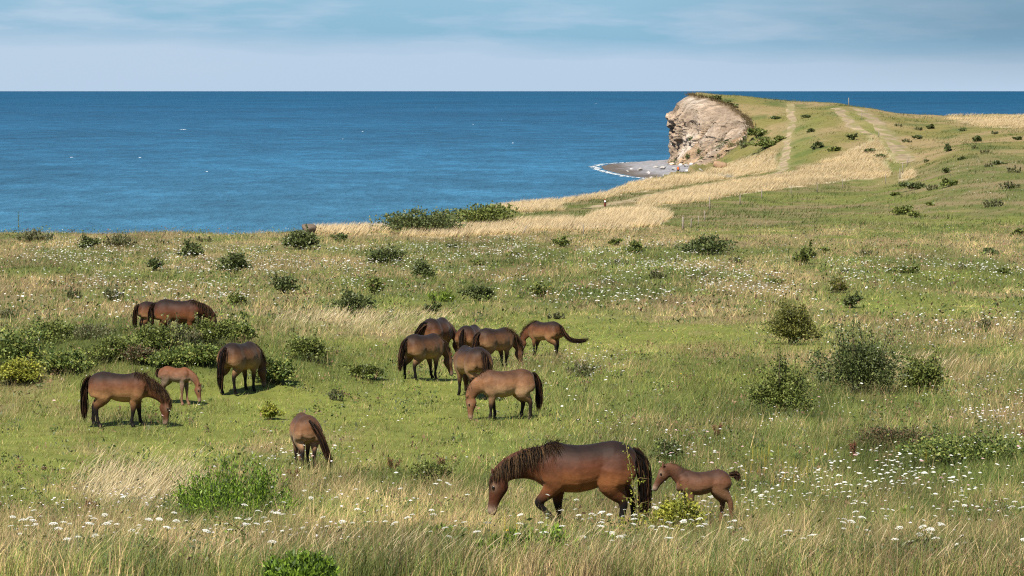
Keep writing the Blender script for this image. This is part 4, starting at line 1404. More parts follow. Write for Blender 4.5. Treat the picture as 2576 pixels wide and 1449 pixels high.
for u_, v_, w_, h_, k_ in by_distance([(1950, 300, 34, 11, 'dark'), (2042, 332, 26, 12, 'dark'), (2056, 374, 40, 22, 'dark'), (2100, 380, 34, 18, 'green'), (2142, 352, 26, 22, 'dark'), (2190, 386, 34, 18, 'dark'), (2216, 398, 26, 14, 'dark'), (2030, 296, 26, 8, 'dark'),
                           (2310, 350, 26, 14, 'dark'), (2282, 358, 26, 12, 'weed'), (2310, 328, 26, 10, 'weed'), (2340, 324, 22, 12, 'dark'), (2384, 382, 24, 30, 'dark'), (2460, 356, 40, 20, 'dark'), (2452, 374, 20, 14, 'weed'), (2500, 338, 26, 12, 'weed'),
                           (2560, 352, 26, 14, 'dark'), (2260, 318, 22, 8, 'weed'), (2420, 330, 20, 10, 'dark'), (2300, 478, 60, 30, 'dark'), (2348, 478, 44, 22, 'weed'), (2388, 470, 46, 28, 'green'), (2538, 474, 60, 28, 'weed'), (2380, 436, 28, 20, 'dark'),
                           (2254, 492, 28, 14, 'green'), (2510, 414, 30, 14, 'dark'), (2550, 434, 40, 26, 'weed'), (2490, 420, 30, 14, 'weed'), (2270, 540, 62, 34, 'green'), (2305, 548, 44, 22, 'dark'), (2340, 518, 24, 14, 'green'), (2500, 520, 70, 28, 'weed'),
                           (2480, 386, 34, 14, 'weed'), (2420, 402, 22, 10, 'dark'), (2330, 408, 18, 8, 'weed'), (2170, 566, 14, 8, 'dark')]):
    shrub('hill_shrub', placed('distant ' + WORD[k_], u_, v_), u_, v_, w_, h_ * .85, 'green' if k_ == 'dark' and (int(u_) % 2) else k_, 0, 'shrubs dotting the far slope', lo=320, sink=.15)
for u_, v_, w_, h_, k_ in [(1925, 374, 80, 26, 'green'), (1905, 346, 60, 26, 'green'), (1870, 372, 44, 30, 'weed'), (1960, 356, 40, 16, 'green'), (1800, 254, 34, 12, 'dark'), (1824, 262, 34, 12, 'dark'), (1845, 270, 26, 10, 'dark')]:
    shrub('cliff_top_shrub', 'low scrub growing along the upper edge of the pale cliff', u_, v_, w_, h_, k_, 0, 'scrub along the cliff edge', lo=600)
# scrub growing on the cliff face and at its foot
for i_, (s_, r_, w_, h_) in enumerate([(.47, .45, 1.6, 2.6), (.46, .38, 1.2, 1.6), (.35, .62, 1.3, 1.5), (.30, .5, 1.0, 1.0), (.4, .28, 1.0, 1.4), (.55, .3, .9, 1.0), (.56, .2, .8, 1.1), (.22, .5, 1.2, 1.3), (.33, .74, 1, 1), (.25, .75, 1.0, 1.0),
                                        (.62, .45, .8, .8), (.44, .55, .8, .8), (.37, .2, 1, 1), (.50, .18, .9, 1.2), (.2, .3, 1.4, 1.2), (.12, .4, 1.6, 1.4), (.70, .04, 2.5, 1.2), (.62, .03, 2.2, 1.0), (.52, .05, 1.6, .9), (.15, .08, 3.0, 1.6), (.08, .15, 2.6, 1.6)]):
    c_ = CLP[int(s_ * (NS - 1)), int(r_ * (NR - 1))]
    rg = np.random.default_rng(i_ + 40)
    n_ = 260
    P = rg.normal(0, 1, (n_, 3)) * np.array([.32 * w_, .32 * w_, .3 * h_])
    col = np.array(KIND['dark'][0])[rg.integers(0, 3, n_)] * rg.uniform(.8, 1.3, (n_, 1))
    ln = np.full(n_, .22) * rg.uniform(.7, 1.3, n_)
    V, C_ = leaves_np(P, rg.normal(0, 1, (n_, 3)), ln, ln * .6, col, rg)
    e_ = empty('cliff_scrub', (c_[0], c_[1] - 0.1, c_[2]))
    tag(e_, 'small green scrub rooted on the pale cliff face', 'shrub', 'scrub rooted on the cliff face')
    mesh_np('foliage', V, np.arange(len(V)), np.full(n_, 4), M_LEAF, C_, False, e_)
    st = MB()
    st.tube([(0, .4, -.2 * h_), (0, .1, 0), (.05, -.1, .25 * h_)], [.05, .035, .015], 5, (.1, .07, .04))
    st.build('stem', M_BARK, e_)


# ------------------------------------------------------------------ leafy briar in front of the mare's tail
def sprig(name, label, u, v, h, d_off, kind, n=150, lean=0.05, cat='shrub', leaf=0.03, side=5):
    gx, gy, gz = hit(u, v)
    H_ = h / (FD / gy)
    rg = np.random.default_rng(int(u))
    root = empty(name, (gx, gy, gz))
    tag(root, label, cat)
    st = MB()
    base_ = [np.array([0, 0, -.03]), np.array([.02, 0, H_ * .4]), np.array([lean * .4, 0, H_ * .75]), np.array([lean, 0, H_])]
    st.tube(base_, [.008, .007, .005, .003], 5, (.12, .10, .04))
    P = []
    G_ = resample(base_, 40)
    for i in range(n):
        P.append(G_[rg.integers(8, 40)] + rg.normal(0, .022, 3))
    for j in range(side):
        a = G_[rg.integers(4, 28)]
        b = a + np.array([rg.choice([-1, 1]) * rg.uniform(.12, .30), rg.normal(0, .08), rg.uniform(.02, .16)])
        st.tube([a, (a + b) / 2 + np.array([0, 0, .03]), b], [.005, .004, .002], 4, (.14, .10, .04))
        for i in range(26):
            t_ = rg.random()
            P.append(a * (1 - t_) + b * t_ + rg.normal(0, .02, 3))
    P = np.array(P)
    cols = np.array(KIND[kind][0])
    c_ = cols[rg.integers(0, 3, len(P))] * rg.uniform(.8, 1.2, (len(P), 1))
    ln = leaf * rg.uniform(.7, 1.4, len(P))
    V, C_ = leaves_np(P, rg.normal(0, .6, (len(P), 3)) + np.array([0, 0, .4]), ln, ln * .55, c_, rg)
    mesh_np('foliage', V, np.arange(len(V)), np.full(len(P), 4), M_LEAF, C_, False, root)['kind'] = 'stuff'
    st.build('stem', M_BARK, root)['kind'] = 'stuff'


sprig('briar_shoot', 'tall yellow-green briar shoot in front of the mare\'s tail', 1596, 1378, 260, 0, 'yellow', 130, -.10, side=9)
sprig('briar_shoot', 'thin dark leafy shoot in front of the left foreground tansy', 606, 1430, 150, 0, 'green', 70, .03, side=3)
sprig('thistle_stem', 'bare reddish stem with few leaves beside the bright tansy clump', 690, 1165, 60, 0, 'green', 60, .1, side=3)
sprig('sapling', 'thin leafy sapling standing on the cliff edge at the left', 46, 592, 60, 0, 'green', 60, .05, leaf=.11, side=0)
sprig('dead_stem', 'bare leaning shoot left above the olive bush', 1952, 842, 112, 0, 'weed', 12, -.25, side=0)


# dry red-brown dock spikes
def dock(u, v, h, label):
    gx, gy, gz = hit(u, v)
    H_ = .72 * h / (FD / gy)
    rg = np.random.default_rng(int(u + v))
    root = empty('dock_stalk', (gx, gy, gz))
    tag(root, label, 'dock', 'dry red-brown dock stalks')
    st = MB()
    P = []
    for k in range(3):
        b = np.array([rg.normal(0, .06), rg.normal(0, .05), H_ * rg.uniform(.8, 1)])
        st.tube([(0, 0, -.02), b * .5 + np.array([.01, 0, 0]), b], [.007, .006, .003], 5, (.16, .07, .035))
        t_ = rg.uniform(.35, 1, 170)[:, None]
        P.append(b * t_ + rg.normal(0, .022, (170, 3)))
    P = np.concatenate(P)
    c_ = np.array([.12, .050, .028]) * rg.uniform(.6, 1.4, (len(P), 1))
    ln = .024 * rg.uniform(.7, 1.3, len(P))
    V, C_ = leaves_np(P, rg.normal(0, 1, (len(P), 3)), ln, ln * .8, c_, rg)
    mesh_np('seed_head', V, np.arange(len(V)), np.full(len(P), 4), M_LEAF, C_, False, root)['kind'] = 'stuff'
    st.build('stem', M_BARK, root)['kind'] = 'stuff'


dock(2145, 1165, 84, 'tallest red-brown dock stalk, below the rose bush on the right')
dock(1803, 1112, 62, 'red-brown dock stalk up the slope from the foreground foal')
dock(738, 1218, 52, 'red-brown dock stalk below the pony seen from behind')
dock(985, 1188, 50, 'slim red-brown dock stalk right of the pony seen from behind')
dock(1108, 1192, 56, 'red-brown dock stalk midway between the rear-facing pony and the mare')
dock(226, 1308, 70, 'red-brown dock stalk in the tall straw at the left')
dock(2580, 1120, 60, 'red-brown dock stalk at the right edge')


# ------------------------------------------------------------------ fence posts, marker post
def post(u, v, h, label, lean=0.0, d_lo=300, r_=0.055, col=(0.20, 0.17, 0.135)):
    gx, gy, gz = hit(u, v, d_lo)
    H_ = h / (FD / gy)
    q = MB()
    n = 8
    q.tube([(0, 0, -.35), (lean * H_ * .5, .01, H_ * .5), (lean * H_, 0, H_ * .97), (lean * H_ * 1.01, 0, H_)], [r_ * 1.06, r_, r_ * .94, r_ * .72], n, col)
    o_ = q.build('fence_post', M_WOOD)
    o_.location = (gx, gy, gz)
    tag(o_, label, 'fence post', 'posts of the wire fence')
    return o_


for u_, v_, h_, ln_, lab in [
    (928, 588, 18, .05, 'fence post at the foot of the long dark hedge'), (1312, 592, 24, .55, 'fence post leaning far over in the golden grass'), (1468, 590, 26, 0, 'upright fence post alone right of the leaning post'),
    (1718, 578, 32, 0, 'thickest fence post, at the near corner of the fence'), (1738, 574, 24, .05, 'thin post first to the right of the thick corner post'), (1757, 566, 22, 0, 'thin post second to the right of the thick corner post'),
    (1773, 556, 26, 0, 'thin post third to the right of the thick corner post'), (1786, 528, 32, -.04, 'stout post where the fence turns up the field'), (1862, 512, 20, 0, 'post along the golden field next after the stout post'),
    (1916, 500, 24, 0, 'second post along the golden field after the stout post'), (1990, 490, 22, 0, 'post at the middle of the golden field fence'), (2056, 484, 24, 0, 'post just right of the middle of the golden field fence'),
    (2120, 472, 22, 0, 'post before the last on the golden field fence'), (2228, 462, 24, 0, 'post at the right end of the golden field'), (2264, 450, 26, 0, 'front post of the gate corner'),
    (2271, 436, 26, 0, 'middle post of the gate corner'), (2280, 420, 26, .2, 'leaning rear post of the gate corner'), (2210, 346, 16, 0, 'post halfway up the headland track'), (2168, 302, 24, 0, 'post near the top of the headland track'),
    (2135, 268, 22, 0, 'tall post on the skyline of the headland')]:
    post(u_, v_, h_, lab, ln_, r_=0.10 if 'thickest' in lab else (0.085 if 'stout' in lab or 'gate' in lab or 'skyline' in lab else 0.06))
gx, gy, gz = hit(1522, 520, 320)
root = empty('marker_post', (gx, gy, gz))
tag(root, 'short red-brown marker post with white round sign on the path', 'marker post')
q = MB()
q.tube([(0, 0, -.2), (0, 0, .4), (0, 0, .85), (0, 0, .9)], [.14, .14, .14, .10], 8, (.12, .03, .02))
q.build('pole', M_WOOD, root)
q = MB()
q.tube([(0, -.15, .65), (0, -.18, .65)], [.12, .12], 12, (.7, .72, .75))
q.build('sign_disc', M_CLOTH, root)


# ------------------------------------------------------------------ boulders
def boulder(name, label, x, y, z, w, h, col, seed, group=None):
    bm_ = bmesh.new()
    bmesh.ops.create_icosphere(bm_, subdivisions=3, radius=0.5)
    rg = np.random.default_rng(seed)
    pl = rg.normal(0, 1, (9, 3))
    pl /= np.linalg.norm(pl, axis=1)[:, None]
    cut = rg.uniform(.22, .42, 9)
    for v_ in bm_.verts:
        c_ = np.array(v_.co)
        for n_, k_ in zip(pl, cut):
            e_ = np.dot(c_, n_) - k_
            if e_ > 0:
                c_ = c_ - n_ * e_ * .85
        c_ *= 1 + .10 * (float(fbm(np.array(c_[0] * 5 + seed), np.array(c_[1] * 5 + c_[2] * 3), 3)) - .5)
        v_.co = c_
    me = bpy.data.meshes.new(name)
    bm_.to_mesh(me)
    bm_.free()
    a_ = me.color_attributes.new('Col', 'FLOAT_COLOR', 'POINT')
    for i in range(len(me.vertices)):
        a_.data[i].color = (*col, 1)
    for p__ in me.polygons:
        p__.use_smooth = True
    me.materials.append(M_STONE)
    o_ = obj(name, me)
    o_.location = (x, y, z + h * .28)
    o_.scale = (w, w * .8, h)
    o_.rotation_euler = (0, 0, seed)
    tag(o_, label, 'boulder', group)


gx, gy, gz = hit(776, 592, 250)
boulder('boulder', 'grey boulder standing on the cliff edge in dry grass', gx, gy, gz + .1, 1.7, 1.25, (.085, .064, .046), 3)
for i_, (u_, v_, w_, c_) in enumerate([(1609, 424, 1.6, (.25, .235, .225)), (1632, 430, 1.2, (.30, .28, .28)), (1650, 421, 1.3, (.25, .235, .225)), (1668, 424, 1.5, (.25, .235, .225)), (1690, 417, 1.5, (.40, .28, .22)), (1712, 418, 1.3, (.40, .38, .36)),
                                       (1700, 428, 1.9, (.25, .235, .225)), (1726, 421, 1.4, (.25, .235, .225)), (1740, 418, 1.4, (.36, .35, .36)), (1752, 424, 1.1, (.38, .36, .36)), (1588, 420, .9, (.36, .34, .34)), (1578, 424, .8, (.33, .31, .30)),
                                       (1640, 438, 1.0, (.28, .27, .27)), (1672, 436, 1.0, (.30, .29, .29)), (1730, 431, 1.2, (.34, .33, .34)), (1762, 431, 1.1, (.25, .235, .225)), (1718, 438, .9, (.40, .36, .34))]):
    d_ = 15.2 * FD / (v_ - HV)
    x_ = wx(u_, d_)
    boulder('beach_boulder', 'pale rounded boulder on the shingle below the cliff', x_, d_, beach_z(x_, d_) - .1, w_, w_ * .62, c_, 20 + i_, 'boulders lying on the shingle')
# the standing lump of dark clay beside the foot of the cliff
gx, gy, gz = hit(1812, 424, 560)
boulder('clay_block', 'slumped block of brown clay at the right foot of the cliff', gx, gy + 1, gz - .4, 3.4, 2.9, (.21, .135, .08), 77)


# ------------------------------------------------------------------ walker on the beach
def person(x, y, z, face):
    bm_v = [(0, 0, .93), (0, 0, 1.08), (0, 0.01, 1.28), (0, 0.01, 1.44), (0, 0, 1.52), (0, -.01, 1.60), (0, -.015, 1.70)]
    rad = [(.15, .12), (.145, .11), (.175, .12), (.155, .10), (.055, .055), (.075, .085), (.07, .08)]
    ed = [(0, 1), (1, 2), (2, 3), (3, 4), (4, 5), (5, 6)]
    for sg in (-1, 1):
        b = len(bm_v)
        bm_v += [(sg * .20, .01, 1.40), (sg * .27, .03, 1.14), (sg * .25, -.08, .92), (sg * .24, -.11, .82)]
        rad += [(.065, .065), (.05, .05), (.04, .04), (.035, .035)]
        ed += [(3, b), (b, b + 1), (b + 1, b + 2), (b + 2, b + 3)]
        b = len(bm_v)
        bm_v += [(sg * .10, 0, .86), (sg * .11, -.02 * sg, .48), (sg * .11, .04 * sg, .09), (sg * .12, .04 * sg - .12, .04)]
        rad += [(.095, .095), (.065, .065), (.045, .05), (.045, .04)]
        ed += [(0, b), (b, b + 1), (b + 1, b + 2), (b + 2, b + 3)]
    me = bpy.data.meshes.new('person')
    me.from_pydata(bm_v, ed, [])
    tmp = bpy.data.objects.new('tmp', me)
    COL.objects.link(tmp)
    md = tmp.modifiers.new('s', 'SKIN')
    for i, r_ in enumerate(rad):
        me.skin_vertices[0].data[i].radius = r_
    me.skin_vertices[0].data[0].use_root = True
    tmp.modifiers.new('u', 'SUBSURF').levels = 2
    body = bpy.data.meshes.new_from_object(tmp.evaluated_get(bpy.context.evaluated_depsgraph_get()))
    bpy.data.objects.remove(tmp)
    a_ = body.color_attributes.new('Col', 'FLOAT_COLOR', 'POINT')
    for i, v_ in enumerate(body.vertices):
        zz = v_.co.z
        if zz > 1.60 or (zz > 1.54 and v_.co.y > .02):
            c_ = (.03, .02, .015)
        elif zz > 1.48:
            c_ = (.42, .25, .18)
        elif zz > .90 or abs(v_.co.x) > .19:
            c_ = (.012, .035, .14)
        else:
            c_ = (.04, .045, .06)
        a_.data[i].color = (*c_, 1)
    for p__ in body.polygons:
        p__.use_smooth = True
    body.materials.clear()
    body.materials.append(M_CLOTH)
    o_ = obj('person', body)
    o_.location = (x, y, z)
    o_.rotation_euler = (0, 0, face)
    tag(o_, 'walker in a blue jacket standing on the shingle beach', 'person')
    bm_ = bmesh.new()
    bmesh.ops.create_cube(bm_, size=1)
    bmesh.ops.bevel(bm_, geom=bm_.edges[:], offset=.22, segments=3, affect='EDGES')
    for v_ in bm_.verts:
        v_.co = Vector((v_.co.x * .34 * (1 - .2 * v_.co.z), v_.co.y * .22, v_.co.z * .50))
    me = bpy.data.meshes.new('backpack')
    bm_.to_mesh(me)
    bm_.free()
    a_ = me.color_attributes.new('Col', 'FLOAT_COLOR', 'POINT')
    for i, v_ in enumerate(me.vertices):
        a_.data[i].color = (.75, .16, .03, 1) if v_.co.z < .17 else (.35, .10, .04, 1)
    me.materials.append(M_CLOTH)
    b_ = obj('backpack', me)
    b_.location = (x + math.sin(face) * -.17, y - math.cos(face) * .20, z + 1.22)
    b_.rotation_euler = (0, 0, face)
    tag(b_, 'orange backpack on the back of the walker on the beach', 'backpack')


d_ = 622
person(wx(1706, d_), d_, beach_z(wx(1706, d_), d_) + .28, 0.2)


# ------------------------------------------------------------------ grass
def blades(name, label, P, h, w, lean, col, segs, rg, mat=M_GRASS, head=None, cat='grass', tipcol=None):
    """one curved ribbon per point; lean (n,2) = sideways offset of the tip in metres"""
    n_ = len(P)
    an = rg.uniform(0, np.pi, n_)
    s_ = np.stack([np.cos(an), np.sin(an) * 0.6, np.zeros(n_)], 1) * w[:, None] * 0.5
    lv = np.concatenate([lean, np.zeros((n_, 1))], 1)
    up = np.zeros((n_, 3))
    up[:, 2] = 1
    if head is None:
        fr = np.linspace(0, 1, segs + 1)
        wd = 1 - fr ** 1.5
    else:
        fr, wd = head
        segs = len(fr) - 1
    vs, cs = [], []
    tc_ = col if tipcol is None else tipcol
    for i, (f_, k_) in enumerate(zip(fr, wd)):
        q = P + up * (h * (f_ - 0.22 * f_ ** 2 * np.clip(np.linalg.norm(lean, axis=1) / (h + 1e-6), 0, 1.5)))[:, None] + lv * (f_ ** 1.8)
        cc_ = col * (1 - f_) + tc_ * f_
        if i < segs:
            vs += [q - s_ * k_, q + s_ * k_]
            cs += [cc_, cc_]
        else:
            vs.append(q)
            cs.append(cc_)
    nv_ = 2 * segs + 1
    V = np.stack(vs, 1).reshape(-1, 3)
    C_ = np.stack(cs, 1).reshape(-1, 3)
    fl, sz = [], []
    for i in range(segs - 1):
        fl.append(np.array([2 * i, 2 * i + 1, 2 * i + 3, 2 * i + 2]))
        sz.append(4)
    fl.append(np.array([2 * segs - 2, 2 * segs - 1, 2 * segs]))
    sz.append(3)
    patt = np.concatenate(fl)
    loops = (np.arange(n_)[:, None] * nv_ + patt[None]).ravel()
    o_ = mesh_np(name, V, loops, np.tile(sz, n_), mat, C_)
    tag(o_, label, cat, kind='stuff')
    return o_


def scatter(n, d0, d1, rg, power=1.0, u0=-160, u1=2740):
    """random land points; power 1 = even on the ground, lower = more of them near"""
    y = (rg.random(n) * (d1 ** (power + 1) - d0 ** (power + 1)) + d0 ** (power + 1)) ** (1 / (power + 1))
    x = wx(rg.uniform(u0, u1, n), y)
    return x, y


def meadow(name, label, n, d0, d1, seed, segs, hmul, w0, per, spread, power, side=False):
    rg = np.random.default_rng(seed)
    tx, ty = scatter(n // per, d0, d1, rg, power)
    if side:                                                    # the strips beside the frame
        us = np.where(rg.random(n // per) < .5, rg.uniform(-760, -150, n // per), rg.uniform(2730, 3340, n // per))
        tx = wx(us, ty)
    tx, ty = np.repeat(tx, per), np.repeat(ty, per)
    tid = np.repeat(np.arange(n // per), per)
    m_ = len(tx)
    x = tx + rg.normal(0, spread, m_)
    y = ty + rg.normal(0, spread, m_)
    ok = land_sd(x, y) > 0.25
    x, y, tid, tx, ty = x[ok], y[ok], tid[ok], tx[ok], ty[ok]
    m_ = len(x)
    turf, straw, lush, u, v, n2 = cover(x, y)
    th = rg.uniform(.4, 1.7, n // per)[tid]
    tb = rg.uniform(.45, 1.55, n // per)[tid]
    ts = rg.normal(0, .30, n // per)[tid]
    h = (0.215 * (1 - turf) + 0.06 * turf + 0.09 * lush) * (0.5 + n2) * th * rg.uniform(.6, 1.3, m_) * hmul
    s_ = np.clip(straw + ts + rg.normal(0, .12, m_), 0, 1)
    dry = rg.random(m_) < sstep(.22, .9, s_) * .85 + .14 * turf
    c_ = cover_colour(turf, np.zeros(m_), lush)
    warm = rg.random(m_)[:, None]
    c_ = c_ * (1 + (warm - .5) * np.array([.7, .25, .2]))
    sc = C_STRAW * (.55 + .6 * rg.random((m_, 1))) * np.array([1, .97, .9])
    sc = np.where((rg.random(m_) < .22)[:, None], np.array([.22, .145, .08]) * rg.uniform(.7, 1.4, (m_, 1)), sc)
    c_ = np.where(dry[:, None], sc, c_) * tb[:, None] * (.62 + .76 * fbm(x / (.35 + y / 150), y / (.7 + y / 60), 3))[:, None] * (.50 + 1.0 * fbm(x / (1.4 + y / 60) + 31, y / (2.2 + y / 30), 3))[:, None]
    h = h * np.where(dry, 1.18, 1.0)
    la = rg.uniform(0, 2 * np.pi, m_)
    lr_ = h * rg.uniform(.1, .75, m_)
    lean = np.stack([np.cos(la) * lr_ + h * .22 + (x - tx) * .6, np.sin(la) * lr_ + (y - ty) * .6], 1)
    w = w0 * rg.uniform(.6, 1.4, m_) * np.where(dry, .8, 1.0)
    P = np.stack([x, y, ground(x, y) - .01], 1)
    return blades(name, label, P, h, w, lean, c_, segs, rg)


meadow('meadow_grass', 'mixed green and straw coloured grass of the near meadow', 250000, 27, 62, 1, 2, 1.0, .0072, 16, .05, 0.2)
meadow('meadow_grass', 'grass of the middle meadow round the pony herd', 330000, 62, 118, 2, 1, 1.0, .011, 10, .09, 0.3)
meadow('meadow_grass', 'grass of the far meadow towards the cliff edge', 340000, 118, 335, 3, 1, 1.15, .026, 8, .2, 0.0)

meadow('meadow_grass', 'grass at either side of the near meadow', 70000, 27, 110, 4, 1, 1.0, .012, 10, .07, 0.2, True)


# tall dry grass with seed heads leaning with the wind, in patches
def straw_patch(n, lst, d0, d1, seed, hgt, w0, name, label, base_=0.0):
    rg = np.random.default_rng(seed)
    x, y = scatter(n * 14, d0, d1, rg, 0.3)
    z = ground(x, y)
    u, v = proj(x, y, z)
    pr = blobs(u, v, lst) * (0.25 + 1.5 * sstep(.35, .65, fbm(x / 1.2, y / 1.8, 3))) + base_
    k = (rg.random(len(x)) < pr) & (land_sd(x, y) > .3)
    x, y, z = x[k][:n], y[k][:n], z[k][:n]
    m_ = len(x)
    h = hgt * rg.uniform(.6, 1.25, m_)
    lean = np.stack([h * rg.uniform(.15, .75, m_), h * rg.normal(0, .18, m_)], 1)
    c_ = np.array([.34, .27, .12]) * rg.uniform(.7, 1.25, (m_, 1))
    tip = np.array([.62, .50, .31]) * rg.uniform(.75, 1.2, (m_, 1))
    head = (np.array([0, .45, .68, .76, .88, 1.0]), np.array([.5, .4, .35, 1.3, 1.0, 0]))
    blades(name, label, np.stack([x, y, z - .01], 1), h, np.full(m_, w0), lean, c_, 5, rg, head=head, cat='tall grass', tipcol=tip)


straw_patch(3000, [(310, 1250, 110, 60), (420, 1240, 70, 50, .7)], 38, 75, 21, .50, .0075, 'tall_dry_grass', 'tall straw coloured seeding grass left of the tansy clump')
straw_patch(900, [(700, 1430, 420, 36, .8), (1300, 1445, 420, 30, 1), (1900, 1440, 400, 30, 1), (2300, 1452, 300, 24, .8), (200, 1420, 300, 30, .4)], 27, 36, 22, .42, .0045, 'tall_dry_grass', 'tall bleached grass heads along the bottom edge')
straw_patch(3200, [(900, 835, 180, 22), (1000, 845, 80, 16), (2300, 960, 200, 20, .3)], 85, 140, 23, .75, .012, 'tall_dry_grass', 'pale tall grass left of the central herd')
straw_patch(1500, [(1500, 1300, 1600, 220, .25), (1600, 1120, 1000, 80, .2)], 34, 85, 24, .30, .0045, 'tall_dry_grass', 'thin seeding grass spread through the near meadow', .02)


# broad-leaved weeds growing in clumps through the grass
def weeds(n, per, d0, d1, seed, size, name, label, tall=5.0):
    rg = np.random.default_rng(seed)
    tx, ty = scatter(n, d0, d1, rg, 0.3)
    turf, straw, lush, u, v, n2 = cover(tx, ty)
    k = (rg.random(n) < .15 + .85 * sstep(.40, .62, fbm(tx / 1.3 + 4, ty / 2.0, 3))) & (rg.random(n) > turf * .75) & (land_sd(tx, ty) > .4)
    tx, ty, lush, straw = tx[k], ty[k], lush[k], straw[k]
    m_ = len(tx)
    rad = size * rg.uniform(1.2, 4.0, m_)
    hh = size * rg.uniform(1.0, tall, m_)
    P = np.repeat(np.stack([tx, ty, ground(tx, ty)], 1), per, 0)
    o_ = rg.normal(0, .5, (m_ * per, 3)) * np.repeat(np.stack([rad, rad, hh * .4], 1), per, 0)
    o_[:, 2] = np.abs(o_[:, 2]) + np.repeat(hh, per) * rg.uniform(.2, 1.0, m_ * per)
    tone = rg.random(m_)
    col = np.where((tone < .35)[:, None], np.array([.060, .088, .024]), np.where((tone < .62)[:, None], np.array([.120, .155, .030]), np.where((tone < .8)[:, None], np.array([.105, .115, .060]), np.array([.17, .105, .06]))))
    col = np.repeat(col * rg.uniform(.7, 1.35, (m_, 1)), per, 0) * rg.uniform(.75, 1.3, (m_ * per, 1))
    ln = size * rg.uniform(.7, 1.6, m_ * per)
    V, C_ = leaves_np(P + o_, rg.normal(0, .6, (m_ * per, 3)) + np.array([.1, 0, .6]), ln, ln * rg.uniform(.25, .6, m_ * per), col, rg)
    tag(mesh_np(name, V, np.arange(len(V)), np.full(m_ * per, 4), M_LEAF, C_), label, 'weeds', kind='stuff')


weeds(2600, 14, 28, 52, 74, .030, 'meadow_weeds', 'upright leafy stems in the foreground', 11.0)
weeds(1700, 16, 30, 110, 75, .055, 'meadow_weeds', 'low leafy thickets of weeds in the hollows', 6.0)
weeds(6500, 11, 28, 64, 71, .042, 'meadow_weeds', 'leafy weeds growing through the near grass')
weeds(6500, 9, 64, 125, 72, .065, 'meadow_weeds', 'leafy weeds growing through the middle meadow')
weeds(8000, 7, 125, 330, 73, .13, 'meadow_weeds', 'leafy weeds growing through the far meadow')


# golden tall grass on the way to the headland
def gold():
    rg = np.random.default_rng(31)
    X, Y = [], []
    for poly, dens in zip(GOLD, (18, 18, 16, 16, 14, 14, 10, 12, 12)):
        us, vs_ = [p_[0] for p_ in poly], [p_[1] for p_ in poly]
        a = hit((min(us) + max(us)) / 2, max(vs_), 280)[1]
        b = hit((min(us) + max(us)) / 2, min(vs_), 280)[1]
        d0, d1 = max(280, min(a, b) - 40), min(780, max(a, b) + 60)
        n = int((max(us) - min(us)) / FD * (d0 + d1) / 2 * (d1 - d0) * dens)
        n = min(n, 150000)
        x, y = scatter(n, d0, d1, rg, 1.0, min(us), max(us))
        u, v = proj(x, y, ground(x, y))
        k = in_poly(u + 40 * (fbm(x / 3, y / 5, 3) - .5), v + 14 * (fbm(x / 4 + 9, y / 5, 3) - .5), poly) & (land_sd(x, y) > .2)
        X.append(x[k])
        Y.append(y[k])
    x, y = np.concatenate(X), np.concatenate(Y)
    if len(x) > 200000:
        s_ = rg.choice(len(x), 200000, False)
        x, y = x[s_], y[s_]
    for pl, w_, s__ in PATHS_W:
        k = seg_dist(x, y, pl) > w_ * 1.3
        x, y = x[k], y[k]
    m_ = len(x)
    print('GOLD', m_)
    h = (.55 + .6 * fbm(x / 5, y / 8, 3)) * rg.uniform(.6, 1.2, m_)
    lean = np.stack([h * rg.uniform(.3, .9, m_), h * rg.normal(0, .25, m_)], 1)
    b = rg.uniform(.75, 1.2, (m_, 1)) * (.72 + .56 * fbm(x / 6, y / 9, 3))[:, None]
    blades('golden_grass', 'pale golden tall grass bent by the wind towards the headland', np.stack([x, y, ground(x, y) - .03], 1), h, rg.uniform(.05, .10, m_), lean,
           np.array([.34, .25, .11]) * b, 1, rg, tipcol=C_GOLD * b, cat='tall grass')


gold()
# short rough growth over the headland and far slope
rg = np.random.default_rng(41)
x, y = scatter(105000, 320, 760, rg, 1.0, 1250, 2740)
k = land_sd(x, y) > .3
for pl, w_, s_ in PATHS_W:
    k &= seg_dist(x, y, pl) > w_ * 0.9
x, y = x[k], y[k]
m_ = len(x)
g1 = fbm(x / 9, y / 14, 4)
g2 = fbm(x / 3 + 8, y / 5, 3)
c_ = lerp(np.broadcast_to(np.array([.115, .105, .032]), (m_, 3)), np.array([.25, .185, .09]), sstep(.4, .66, g1 + rg.normal(0, .07, m_)))
c_ = lerp(c_, np.array([.06, .09, .02]), (g2 > .57) * .8) * rg.uniform(.5, 1.6, (m_, 1))
h = (.12 + .42 * sstep(.45, .75, g2)) * rg.uniform(.6, 1.3, m_)
blades('rough_grass', 'rough olive and tan grass on the far slopes', np.stack([x, y, ground(x, y) - .02], 1), h, rg.uniform(.05, .11, m_),
       np.stack([h * rg.uniform(0, .8, m_), h * rg.normal(0, .3, m_)], 1), c_, 1, rg)


# ragged turf hanging over the cliff edge
rg = np.random.default_rng(43)
kk = rg.integers(0, NS - 1, 2600)
e_ = ti[kk] + rg.normal(0, .5, (2600, 3)) * np.array([1, 1, .25])
h = rg.uniform(.2, .8, 2600)
ln_ = outn[kk] * rg.uniform(.1, .9, (2600, 1)) * h[:, None]
blades('cliff_edge_turf', 'ragged brown turf hanging over the rim of the cliff', e_ - np.array([0, 0, .15]), h, rg.uniform(.08, .2, 2600), ln_, np.array([.115, .085, .035]) * rg.uniform(.6, 1.4, (2600, 1)), 1, rg)


